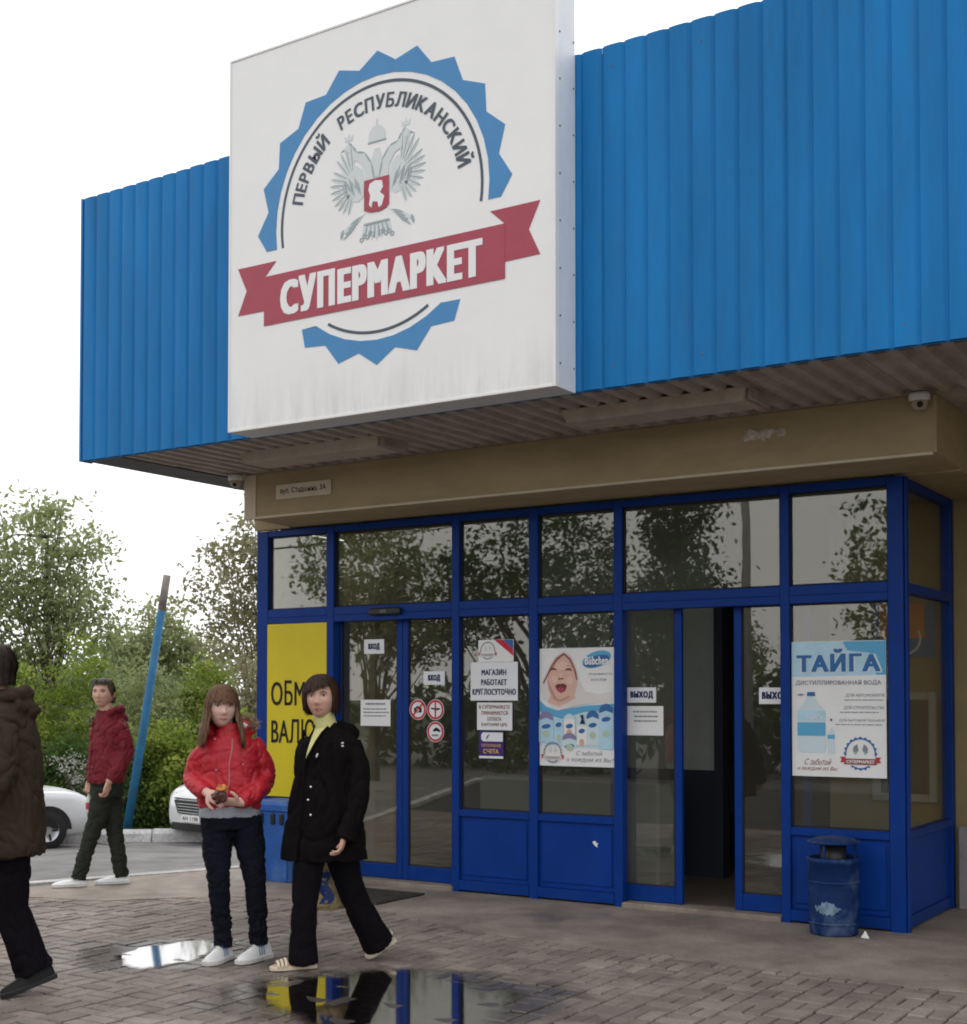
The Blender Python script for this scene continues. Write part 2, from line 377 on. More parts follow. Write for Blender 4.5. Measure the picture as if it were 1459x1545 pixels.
at = n.nodes.new('ShaderNodeAttribute'); at.attribute_name = 'depth'; ge = n.nodes.new('ShaderNodeNewGeometry'); tn = n.nodes.new('ShaderNodeTexNoise'); tn.inputs['Scale'].default_value = 7; tn.inputs['Detail'].default_value = 8; tn.inputs['Roughness'].default_value = .7
n.links.new(ge.outputs['Position'], tn.inputs[0]); ad = n.nodes.new('ShaderNodeMath'); ad.operation = 'ADD'; n.links.new(at.outputs['Fac'], ad.inputs[0]); n.links.new(tn.outputs[0], ad.inputs[1])
mr_ = n.nodes.new('ShaderNodeMapRange'); mr_.inputs[1].default_value = .70; mr_.inputs[2].default_value = 1.12; n.links.new(ad.outputs[0], mr_.inputs[0])
cl = n.nodes.new('ShaderNodeBsdfTransparent'); m2 = n.nodes.new('ShaderNodeMixShader'); n.links.new(mr_.outputs[0], m2.inputs[0]); n.links.new(cl.outputs[0], m2.inputs[1]); n.links.new(mi.outputs[0], m2.inputs[2]); n.links.new(m2.outputs[0], oo.inputs[0])
def puddle(poly, label, seed):
    pts = []; n_ = len(poly); c = Vector((sum(p[0] for p in poly)/n_, sum(p[1] for p in poly)/n_))
    for i in range(n_):
        p0, p1, p2, p3 = [Vector(poly[(i+k-1) % n_]) for k in range(4)]
        for k in range(8):
            t = k/8; q = .5*((2*p1)+(-p0+p2)*t+(2*p0-5*p1+4*p2-p3)*t*t+(-p0+3*p1-3*p2+p3)*t**3)
            d = (q-c); q = q+d.normalized()*(.055*noise.noise(Vector((q.x*5,q.y*5,seed)))+.03*noise.noise(Vector((q.x*16,q.y*16,seed)))); pts.append((q.x, q.y))
    m_ = len(pts); V = [(c.x, c.y, .0022)]
    for s_ in (.62,.84,1.0,1.14): V += [(c.x+(x-c.x)*s_, c.y+(y-c.y)*s_, .0022) for x, y in pts]
    F = [(0, i+1, (i+1) % m_+1) for i in range(m_)]
    for j in range(3): F += [(1+j*m_+i, 1+(j+1)*m_+i, 1+(j+1)*m_+(i+1) % m_, 1+j*m_+(i+1) % m_) for i in range(m_)]
    o = tag(MB().add(V, F).build('puddle', M_water), label, 'puddle')
    at = o.data.attributes.new('depth', 'FLOAT', 'POINT'); at.data.foreach_set('value', [1.0]+[1.0]*m_+[.72]*m_+[.36]*m_+[0.0]*m_)
puddle(PUD1, 'small bright puddle mirroring white sky beside the girl in red', 1)
puddle(PUD2, 'large dark puddle mirroring blue frames and yellow board in the foreground', 5)
# near kerb
kb = MB()
for i in range(len(NK)-1):
    a, b = Vector(NK[i]), Vector(NK[i+1]); d = (b-a).normalized(); nn = Vector((-d.y, d.x))
    kb.slab([tuple(a-nn*.14), tuple(b-nn*.14), tuple(b), tuple(a)], -1.05, .012)
tag(kb.build('plaza_kerb', M_kerb, None), 'pale low kerb edging the plaza beside the road', kind='structure')
# road slopes down to the far kerb
FK = [(-40,-13.9),(-10.27,5.14),(-9.5,5.63),(-7.64,6.83),(-6.82,7.36),(2,13.05),(30,31)]
FZ = -.80
near_pts = [(-6.2,-13),(-1.32,-1.74),(-1.0,-1.0),(-.62,-.1),(-.35,.6),(-.3,12),(-.3,40)]
rv = []; rf = []
for k in range(7):
    (ax, ay), (bx, by) = near_pts[k], FK[k]; rv += [(ax+.02, ay, -.11), ((ax+bx)/2, (ay+by)/2, -.52), (bx, by, FZ)]
for k in range(6):
    for s in range(2): rf.append((3*k+s, 3*k+s+1, 3*k+s+4, 3*k+s+3))
rf = [f[::-1] for f in rf]
tag(MB().add(rv, rf).build('road', M_asph), 'grey asphalt road sloping away left of the shop', kind='structure')
# far kerb: separate whitewashed stones on a kerb line
kl = empty('far_kerb'); kl['kind'] = 'structure'; kl['label'] = 'row of whitewashed kerb stones along the far side of the road'
M_white_kerb = ground_mat('whitewashed_stone', (.58,.57,.56), (.76,.75,.74), wet=False, fine=25)
a, b = Vector((-16.6,1.10)), Vector((-7.35,7.02)); d = (b-a).normalized(); L_ = (b-a).length; ang = math.atan2(d.y, d.x)
kst = []
for k in range(3):
    mb = MB(); j = lambda s=.012: random.uniform(-s, s)
    mb.add([(-.49,-.1+j(),0),(.49,-.1+j(),0),(.49,.12,0),(-.49,.12,0),(-.49+j(),-.09+j(),.20+j()),(.49+j(),-.09+j(),.2+j()),(.49,.12,.26+j()),(-.49,.12,.26+j()),(-.48,-.03+j(),.27+j()),(.48,-.03+j(),.27+j())],
        [(0,1,5,4),(4,5,9,8),(8,9,6,7),(1,2,6,9,5),(0,4,8,7,3),(2,3,7,6)])
    me = mb.mesh('kerb_stone'); me.materials.append(M_white_kerb); kst.append(me)
for k in range(int(L_+.5)):
    p = a+d*(k+.5); o = bpy.data.objects.new('kerb_stone', random.choice(kst)); COL.objects.link(o); o.parent = kl; o.location = (p.x, p.y, FZ-.03+random.uniform(-.015,.015)); o.rotation_euler = (0, 0, ang+random.gauss(0,.012))
# road and car park on the camera's side, seen only in reflections
tag(MB().slab([(-60,-60),(40,-60),(40,-13.6),(-60,-13.6)], -1.06, -.98).build('opposite_road', M_asph), 'grey asphalt across the plaza mirrored in the shop glass', kind='structure')
# ================================================================== BUILDING
M_blue_sheet = mat('blue_sheet_metal', (.009,.165,.425), .5, .14, var=.17, vscale=3.5, dirt=.42, dirtcol=(.03,.12,.25), dscale=9, stretch=(1,1,.15))
M_blue_dark = mat('blue_trim_metal', (.018,.17,.43), .45, .4, var=.1)
M_frame = mat('royal_blue_paint', (.0012,.032,.205), .42, .16, var=.12, vscale=4, dirt=.35, dirtcol=(.012,.04,.14), dscale=5)
M_panel = mat('royal_blue_board', (.0012,.034,.225), .45, .16, var=.14, vscale=3, dirt=.4, dirtcol=(.01,.035,.14), dscale=4, stretch=(1,1,.5))
M_soffit = mat('brownish_soffit_sheet', (.42,.365,.32), .6, .3, var=.18, vscale=4, dirt=.6, dirtcol=(.13,.1,.08), dscale=3)
M_trough = mat('beige_lamp_trough', (.46,.39,.32), .6, .3, var=.12, dirt=.4, dirtcol=(.16,.12,.09))
M_dark_trim = mat('dark_grey_trim', (.10,.10,.11), .6, .3, var=.2)
M_beige = mat('beige_render', (.40,.31,.18), .75, .2, var=.12, vscale=3, bump=.15, bscale=120, dirt=.5, dirtcol=(.25,.18,.10), dscale=2.5, stretch=(.5,1,1.4))
M_beige_pale = mat('pale_beige_board', (.62,.53,.40), .7, .25, var=.08)
M_yellow_wall = mat('yellow_beige_wall', (.27,.21,.105), .8, .2, var=.12, vscale=2, bump=.2, bscale=150)
M_plinth = mat('grey_plinth_render', (.27,.26,.25), .85, .2, var=.2, vscale=4, bump=.3, bscale=60)
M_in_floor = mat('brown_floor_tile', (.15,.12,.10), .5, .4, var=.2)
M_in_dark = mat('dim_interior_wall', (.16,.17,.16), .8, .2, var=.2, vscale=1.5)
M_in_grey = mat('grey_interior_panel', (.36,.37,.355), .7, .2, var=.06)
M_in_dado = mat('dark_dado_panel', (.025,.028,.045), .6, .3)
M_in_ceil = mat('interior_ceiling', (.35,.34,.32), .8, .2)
M_glass = glass_mat('shop_glass', .06, 1.1, (.80,.83,.79), rough=.012, wav=.02, dust=.045)
M_black = mat('black_plastic', (.012,.012,.013), .45, .4)
M_white = mat('white_paint', (.78,.77,.75), .5, .4, var=.04)
M_rub = mat('dark_seal', (.02,.02,.022), .7, .2)

bld = empty('supermarket_building', (0,0,0)); tag(bld, 'low supermarket building with blue corrugated canopy above a glazed entrance', 'building')
FY = -1.878; FX0, FX1 = -.189, 15.6; ZB, ZF = 3.459, 5.564; PER = .146  # canopy's unseen right end lengthened to shade the right of the shop front
def corr(x0, x1, y, z0, z1, deep=.012):                      # corrugated sheet facing -Y, ribs vertical
    pts = []; x = x0
    while x < x1-.001:
        for dx, dy in ((0,deep),(.006,deep),(.018,0),(.045,-.003),(.076,-.004),(.105,-.003),(.128,0)):
            if x+dx <= x1: pts.append((x+dx, y+dy))
        x += PER
    pts.append((x1, y+deep)); n = len(pts); mb = MB()
    V = [(a,b,z0) for a,b in pts]+[(a,b,z1) for a,b in pts]+[(a,b+.004,z0) for a,b in pts]+[(a,b+.004,z1) for a,b in pts]
    F = []
    for i in range(n-1):
        F += [(i,i+1,n+i+1,n+i),(2*n+i+1,2*n+i,3*n+i,3*n+i+1),(n+i,n+i+1,3*n+i+1,3*n+i),(i+1,i,2*n+i,2*n+i+1)]
    mb.add(V, F); return mb
x = FX0; k = 0
while x < FX1:
    x1 = min(x+PER*8, FX1)
    o = corr(x, x1-.002, FY-(.0015 if k % 2 else 0), ZB, ZF+random.uniform(-.004,.004)).build('fascia_sheet', M_blue_sheet, bld)
    for zz in (ZB+.12, ZF-.14):
        for q in range(0, 8, 4):
            xx = x+PER*q+.076
            if xx < x1-.05: MB().ball((xx, FY-.003, zz), .008, .004, .008, 8, 4).build('rivet', M_dark_trim, o)
    x = x1; k += 1
MB().box(FX0-.02,FX0-.002,FY-.004,FY+.12,ZB-.004,ZF+.004).build('corner_trim', M_blue_dark, bld)
MB().box(FX0,FX1,FY+.03,FY+.16,ZB+.02,ZF-.03).build('parapet_core', M_dark_trim, bld)
MB().box(FX0,FX1,FY+.161,6.0,3.72,3.86).build('roof_slab', M_plinth, bld)
MB().box(FX0,FX0+.12,FY+.161,6.0,3.861,ZF-.05).build('side_parapet', M_blue_dark, bld)
# soffit sheets: ribs run from the fascia to the wall, two rows with a seam
def soffit(x0, x1, y0, y1, z):
    pts = []; x = x0
    while x < x1-.001:
        for dx, dz in ((0,0),(.055,0),(.078,.03),(.125,.03)):
            if x+dx <= x1: pts.append((x+dx, z+dz))
        x += .146
    pts.append((x1, z)); n = len(pts); mb = MB()
    mb.add([(a,y0,b) for a,b in pts]+[(a,y1,b) for a,b in pts], [(i,n+i,n+i+1,i+1) for i in range(n-1)])
    mb.add([(a,y0,b+.004) for a,b in pts]+[(a,y1,b+.004) for a,b in pts], [(i,i+1,n+i+1,n+i) for i in range(n-1)]); return mb
x = .19; 
while x < FX1:
    x1 = min(x+.146*8, FX1)
    soffit(x, x1-.003, FY+.03, -1.222, ZB+.012).build('soffit_sheet', M_soffit, bld)
    soffit(x, x1-.003, -1.228, -.602 if x1 < 6.2 else 1.33, ZB+.004+.012).build('soffit_sheet', M_soffit, bld)
    x = x1
MB().box(FX0,.19,FY+.03,1.3,ZB+.003,ZB+.09).build('soffit_edge_trim', M_dark_trim, bld)
MB().box(FX0,FX1,FY+.017,FY+.028,ZB-.006,ZB+.02).build('drip_trim', M_blue_dark, bld)
for x0, x1 in ((1.05,2.36),(3.93,5.18)):                      # closed lamp troughs under the soffit
    t = MB(); t.add([(x0,-1.34,ZB-.06),(x1,-1.34,ZB-.06),(x1,-1.06,ZB-.06),(x0,-1.06,ZB-.06),(x0-.02,-1.38,ZB+.02),(x1+.02,-1.38,ZB+.02),(x1+.02,-.98,ZB+.02),(x0-.02,-.98,ZB+.02)],
        [(0,3,2,1),(0,1,5,4),(1,2,6,5),(2,3,7,6),(3,0,4,7)]); o = t.build('lamp_trough', M_trough, bld, bevel=.006)
    MB().box(x1+.021,x1+.05,-1.34,-1.04,ZB-.05,ZB+.02).build('trough_end_cap', M_soffit, o)
# beige band over the glazing
BX0, BX1, BY = .38, 6.14, -.60
MB().add([(BX0,BY,ZB+.01),(BX1,BY,ZB+.01),(BX1,BY,3.105),(BX0,BY,3.105),(BX0,.05,3.09),(BX1,1.34,3.075),(BX1,1.34,ZB+.01),(BX0,.05,ZB+.01),(BX1,.05,3.09)],
    [(3,2,1,0),(3,4,8,2),(8,5,6,1,2),(0,7,4,3)]).build('beige_band', M_beige, bld)
MB().box(-.03,BX0-.001,-.03,.05,3.082,ZB+.01).build('band_end', M_beige, bld)
MB().box(BX0-.004,BX0+.13,BY-.008,BY-.0005,3.09,ZB+.005).build('band_corner_board', M_beige_pale, bld, bevel=.003)
MB().box(BX0-.004,BX1-.016,BY-.012,BY+.02,3.088,3.104).build('band_drip_lip', M_beige_pale, bld)
MB().box(BX1-.015,BX1+.008,BY-.008,BY+.02,3.10,ZB).build('band_corner_bead', M_beige, bld)
MB().box(FX0+.13,FX1,-.597,-.55,3.491,3.7195).build('soffit_closer', M_soffit, bld)
MB().box(5.70,BX1-.002,.051,1.339,3.076,3.2).build('band_underside', M_beige, bld)
MB().box(.191,FX1,-.598,1.339,3.4735,3.49).build('inner_soffit_board', M_soffit, bld)
dm = MB()                                                      # torn foam patch in the band
for k in range(26):
    dm.ball((5.03+random.uniform(-.13,.13), BY-.004, 3.335+random.uniform(-.03,.03)), random.uniform(.018,.04), .012, random.uniform(.012,.026), 7, 5)
me = remesh(dm, .008, 2); displace(me, lambda p: .012*noise.noise(p*40)); o = link('torn_foam_patch', me, mat('torn_foam', (.55,.47,.40), .9, .1, var=.3, vscale=30), bld, True); o['label'] = 'torn lumpy foam patch showing through the beige band'
# main walls, interior shell
MB().box(5.77,16,1.34,1.6,.0,3.72).build('front_wall', M_yellow_wall, bld)
MB().box(5.80,16,1.26,1.339,.0,.62).build('wall_plinth', M_plinth, bld, bevel=.01)
MB().box(4.80,5.769,1.36,1.6,.03,3.07).build('vestibule_back_wall', M_yellow_wall, bld)
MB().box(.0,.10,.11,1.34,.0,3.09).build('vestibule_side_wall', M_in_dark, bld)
MB().box(.0,.2,1.341,8.0,.0,3.7).build('left_wall', M_yellow_wall, bld)
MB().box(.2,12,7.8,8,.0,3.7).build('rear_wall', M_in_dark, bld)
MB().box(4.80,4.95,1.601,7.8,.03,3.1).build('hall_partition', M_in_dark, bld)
MB().box(.1,5.6,.15,7.8,.006,.03).build('shop_floor', M_in_floor, bld)
MB().box(.1,5.7,.09,7.8,3.10,3.14).build('shop_ceiling', M_in_ceil, bld)
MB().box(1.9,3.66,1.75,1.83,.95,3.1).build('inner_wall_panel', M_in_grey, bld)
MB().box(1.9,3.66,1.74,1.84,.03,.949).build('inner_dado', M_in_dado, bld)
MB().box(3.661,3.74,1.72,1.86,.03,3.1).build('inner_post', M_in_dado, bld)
MB().box(.62,.98,.42,.74,.03,3.1).build('inner_column', M_beige, bld, bevel=.02)
MB().box(1.75,3.5,.95,1.35,.03,.88).build('inner_counter', M_in_grey, bld, bevel=.02)

# ------------------------------------------------------------------ glazed storefront
sf = empty('glazed_storefront', (2.87,0,0)); tag(sf, 'royal blue framed glass shop front with entrance and exit doors', 'shop front')
OFF = Vector((-2.87,0,0))
def S(mb, name, m, parent=None, bevel=.004, smooth=False):
    mb.v = [(x-2.87, y, z) for x, y, z in mb.v]; return mb.build(name, m, parent or sf, smooth, bevel)
POST = [(-.025,.102),(.778,.859),(2.099,2.171),(2.834,2.913),(3.585,3.655),(4.900,4.967),(5.661,5.765)]
for a, b in POST: S(MB().box(a,b,0,.09,.0,3.073), 'post', M_frame)
BAYS = [(POST[i][1], POST[i+1][0]) for i in range(6)]
for i, (a, b) in enumerate(BAYS):
    a += .0005; b -= .0005
    S(MB().box(a,b,.003,.087,3.018,3.073), 'head_rail', M_frame)
    S(MB().box(a,b,.003,.087,2.235,2.362), 'transom', M_frame)
    S(MB().box(a,b,-.004,.012,2.292,2.300), 'transom_bead', M_frame, bevel=.002)
    S(MB().box(a-.004,b+.004,.040,.046,2.358,3.022), 'pane', M_glass, bevel=0)
    q = MB(); 
    for xx0,xx1,zz0,zz1 in ((a,a+.012,2.362,3.018),(b-.012,b,2.362,3.018),(a,b,2.362,2.374),(a,b,3.006,3.018)): q.box(xx0,xx1,.030,.039,zz0,zz1)
    S(q, 'pane_seal', M_rub, bevel=0)
    if i in (2,3,5):
        S(MB().box(a,b,.003,.087,.615,.672), 'sill_rail', M_frame)
        S(MB().box(a-.004,b+.004,.040,.046,.668,2.239), 'pane', M_glass, bevel=0)
        q = MB()
        for xx0,xx1,zz0,zz1 in ((a,a+.012,.672,2.235),(b-.012,b,.672,2.235),(a,b,.672,.684),(a,b,2.223,2.235)): q.box(xx0,xx1,.030,.039,zz0,zz1)
        S(q, 'pane_seal', M_rub, bevel=0)
        S(MB().box(a,b,.028,.06,.1,.614), 'infill_panel', M_panel, bevel=.002)
        S(MB().box(a,b,-.006,.087,.02,.099), 'base_rail', M_frame)
        S(MB().box(a+.03,b-.03,.018,.0278,.14,.58), 'panel_field', M_panel, bevel=.004)
    if i == 0:
        S(MB().box(a,b,.003,.087,.645,.69), 'sill_rail', M_frame)
        S(MB().box(a,b,.028,.06,.02,.644), 'infill_panel', M_panel, bevel=.002)
def door(a, b, name_label):
    d = empty('sliding_door', (a-2.87,.10,0), 0, sf); d['label'] = name_label
    W_ = b-a; st = .058
    for x0, x1 in ((0,st),(W_-st,W_)): MB().box(x0,x1,0,.04,.045,2.33).build('stile', M_frame, d, bevel=.004)
    for z0, z1 in ((.046,.165),(2.25,2.329)): MB().box(st+.0005,W_-st-.0005,.002,.038,z0,z1).build('rail', M_frame, d, bevel=.004)
    MB().box(st-.004,W_-st+.004,.017,.023,.16,2.255).build('door_pane', M_glass, d)
    q = MB()
    for xx0,xx1,zz0,zz1 in ((st,st+.01,.165,2.25),(W_-st-.01,W_-st,.165,2.25),(st,W_-st,.165,.175),(st,W_-st,2.24,2.25)): q.box(xx0,xx1,.010,.016,zz0,zz1)
    q.build('pane_seal', M_rub, d); return d
dE1 = door(.81,1.528,'left leaf of the closed entrance door'); dE2 = door(1.531,2.16,'right leaf of the closed entrance door')
dX1 = door(3.50,4.098,'left leaf of the open exit door'); dX2 = door(4.512,5.08,'right leaf of the open exit door')
# side glazing at X=5.765 going back to the wall
SX = 5.765
for y0, y1 in ((.0905,.15),(1.27,1.339)): S(MB().box(5.69,SX-.001,y0,y1,.0,3.073), 'post', M_frame)
for z0, z1, n_ in ((3.018,3.073,'head_rail'),(2.29,2.362,'transom'),(.615,.672,'sill_rail'),(.02,.1,'base_rail')): S(MB().box(5.692,5.762,.151,1.269,z0,z1), n_, M_frame)
M_glass2 = glass_mat('side_glass', .01, .35, (.93,.93,.9))
for z0, z1 in ((2.36,3.02),(.67,2.294)): S(MB().box(5.722,5.728,.146,1.274,z0,z1), 'pane', M_glass2, bevel=0)
S(MB().box(5.70,5.748,.151,1.269,.101,.614), 'infill_panel', M_panel, bevel=.002)
S(MB().box(5.7655,5.785,.02,.07,.0,3.073), 'corner_cover', M_frame, bevel=.006)
S(MB().box(.80,2.12,-.03,.2,.0,.042), 'threshold', M_conc, bevel=.006); S(MB().box(3.655,4.90,-.02,.2,.0,.042), 'threshold', M_conc, bevel=.006)
o = S(MB().box(1.27,1.60,-.045,-.001,2.275,2.335), 'door_sensor', M_black, bevel=.012); S(MB().box(1.40,1.47,-.048,-.0455,2.29,2.32), 'sensor_lens', M_dark_trim, o, bevel=0).location = (0,0,0)
# yellow exchange board
M_yellow = mat('yellow_board', (.60,.48,.010), .5, .35, var=.06, vscale=2)
M_ink = mat('black_print', (.012,.010,.012), .6, .2)
yb = MB().rect(.108,.790,.70,2.232,-.006,.008).build('exchange_board', M_yellow); tag(yb, 'tall yellow currency exchange board with black letters on the shop front', 'board')
text('lettering', 'ОБМЕН', .155, .775, 1.505, 1.73, -.0085, M_ink, yb, .012); text('lettering', 'ВАЛЮТ', .16, .778, 1.172, 1.39, -.0085, M_ink, yb, .012)
# ================================================================== SIGN BOX
def sign_white():
    m = mat('sign_white', (.80,.79,.775), .38, .4, var=.03, vscale=2); n = m.node_tree; b = n.nodes['Principled BSDF']; L = n.links
    tc = n.nodes.new('ShaderNodeTexCoord'); mp = n.nodes.new('ShaderNodeMapping'); mp.inputs['Scale'].default_value = (3.2,3.2,.5); L.new(tc.outputs['Object'], mp.inputs[0])
    t = n.nodes.new('ShaderNodeTexNoise'); t.inputs['Scale'].default_value = 2.2; t.inputs['Detail'].default_value = 7; t.inputs['Roughness'].default_value = .7; L.new(mp.outputs[0], t.inputs[0])
    sp = n.nodes.new('ShaderNodeSeparateXYZ'); L.new(tc.outputs['Object'], sp.inputs[0])
    g = n.nodes.new('ShaderNodeMapRange'); g.inputs[1].default_value = .42; g.inputs[2].default_value = 0.0; g.inputs[3].default_value = 0; g.inputs[4].default_value = 1; L.new(sp.outputs[2], g.inputs[0])
    r = n.nodes.new('ShaderNodeMapRange'); r.inputs[1].default_value = .42; r.inputs[2].default_value = .72; L.new(t.outputs[0], r.inputs[0])
    k = n.nodes.new('ShaderNodeMath'); k.operation = 'MULTIPLY'; L.new(g.outputs[0], k.inputs[0]); L.new(r.outputs[0], k.inputs[1])
    k2 = n.nodes.new('ShaderNodeMath'); k2.operation = 'MULTIPLY'; k2.inputs[1].default_value = .28; L.new(k.outputs[0], k2.inputs[0])
    x = n.nodes.new('ShaderNodeMix'); x.data_type = 'RGBA'; x.inputs[7].default_value = (.10,.085,.08,1)
    old = b.inputs['Base Color'].links[0].from_socket; L.new(old, x.inputs[6]); L.new(k2.outputs[0], x.inputs[0]); L.new(x.outputs[2], b.inputs['Base Color']); return m
M_sign = sign_white()
M_sblue = mat('sign_blue', (.055,.23,.47), .45, .35, var=.05); M_sred = mat('sign_red', (.37,.055,.085), .45, .35, var=.05)
M_sgrey = mat('sign_dark_grey', (.075,.095,.12), .5, .3); M_pale = mat('emblem_pale_green_grey', (.62,.655,.65), .5, .3); M_pale2 = mat('emblem_grey', (.33,.39,.40), .5, .3); M_swhite = mat('sign_letter_white', (.80,.79,.78), .4, .3)
M_salu = mat('white_sign_side', (.70,.73,.76), .45, .4, var=.05)
SX0, SX1, SZ0, SZ1, SYF = 1.641, 4.306, 3.446, 6.105, -2.132
sg = empty('sign_box', (2.95,SYF,SZ0)); tag(sg, 'large white box sign with toothed blue emblem and red ribbon on the blue canopy', 'sign')
def G_(mb, name, m, parent=None, bevel=0):
    mb.v = [(x-2.95, y-SYF, z-SZ0) for x, y, z in mb.v]; return mb.build(name, m, parent or sg, bevel=bevel)
face = G_(MB().box(SX0+.012,SX1-.012,SYF,SYF+.02,SZ0+.012,SZ1-.012), 'face', M_sign)
G_(MB().box(SX0+.003,SX1-.003,SYF+.0205,FY-.008,SZ0+.003,SZ1-.003), 'case', M_salu)
for a in ((SX0,SX0+.018,SZ0,SZ1),(SX1-.018,SX1,SZ0,SZ1)): G_(MB().box(a[0],a[1],SYF-.006,SYF+.04,a[2],a[3]), 'edge_trim', M_white, bevel=.002)
for a in ((SX0+.0185,SX1-.0185,SZ0,SZ0+.018),(SX0+.0185,SX1-.0185,SZ1-.018,SZ1)): G_(MB().box(a[0],a[1],SYF-.006,SYF+.04,a[2],a[3]), 'edge_trim', M_white, bevel=.002)
for k in range(9):
    for yy in (SYF+.055, FY-.03): G_(MB().ball((SX1-.001, yy, SZ0+.15+k*.29), .004, .007, .007, 7, 4), 'rivet', M_dark_trim)
CX_, CZ_ = 2.957, 4.796; y1 = SYF-.002
def pol(r, a): return (CX_+r*math.cos(R(a)), CZ_+r*math.sin(R(a)))
def toothed(a_start, a_end, ends=None):
    mb = MB(); k0 = a_start
    A = [a_start+ i*9 for i in range(int(round((a_end-a_start)/9))+1)]
    for i in range(len(A)-1):
        ra = 1.042 if round(A[i]/9) % 2 == 0 else .957; rb = .957 if ra > 1 else 1.042
        mb.plate([pol(.876,A[i]), pol(ra,A[i]), pol(rb,A[i+1]), pol(.876,A[i+1])], y1, .002)
    return mb
t1 = toothed(0, 180); 
t1.plate([pol(.876,0),pol(1.042,0),(CX_+.96,4.672),(CX_+.867,4.672)], y1); t1.plate([pol(.876,180),pol(1.042,180),(CX_-.96,4.672),(CX_-.867,4.672)], y1)
G_(t1, 'toothed_ring', M_sblue, face)
t2 = toothed(234, 306); t2.plate([pol(.876,234),pol(1.042,234),(2.317,4.08),(2.455,4.08)], y1); t2.plate([pol(.876,306),pol(1.042,306),(3.615,4.083),(3.475,4.083)], y1)
G_(t2, 'toothed_ring', M_sblue, face)
G_(MB().ring(CX_, CZ_, .812, .832, y1, -8.6, 188.6, 60), 'ring_line', M_sgrey, face); G_(MB().ring(CX_, CZ_, .812, .832, y1, 240, 300, 24), 'ring_line', M_sgrey, face)
G_(MB().plate([(1.729,4.596),(2.085,4.594),(1.985,4.50),(1.985,4.26),(1.731,4.262),(1.811,4.428)], y1), 'ribbon_tail', M_sred, face); G_(MB().plate([(4.198,4.595),(3.838,4.595),(3.946,4.497),(3.946,4.26),(4.198,4.264),(4.118,4.43)], y1), 'ribbon_tail', M_sred, face)
G_(MB().rect(1.975,3.947,4.156,4.499,y1-.002), 'ribbon', M_sred, face)
G_(text_into(MB(),'СУПЕРМАРКЕТ',2.125,3.785,4.200,4.455,y1-.0045,.055), 'lettering', M_swhite, face)
am = MB()                                                        # letters round the arc
def arc_word(word, a0, a1, r0, r1):
    ws = [text_data(c, .02) for c in word]; wd = [max(w_[3]-w_[2], .25)+.13 for w_ in ws]; tot = sum(wd); acc = 0
    for c, w_, d_ in zip(word, ws, wd):
        mid = a0+(a1-a0)*(acc+d_/2)/tot; half = abs(a1-a0)*(d_-.10)/tot/2; acc += d_; rm = (r0+r1)/2
        hw = R(half)*rm; top = r1 + (.035 if c == 'Й' else 0)
        def tf(X, Z, mid=mid): a = R(mid); return (CX_+Z*math.cos(a)+X*math.sin(a), CZ_+Z*math.sin(a)-X*math.cos(a))
        text_into(am, c, -hw, hw, r0, top, y1-.001, .07, tf=tf)
arc_word('ПЕРВЫЙ', 168, 127, .65, .748); arc_word('РЕСПУБЛИКАНСКИЙ', 118, 10, .65, .748)
G_(am, 'arc_lettering', M_sgrey, face)
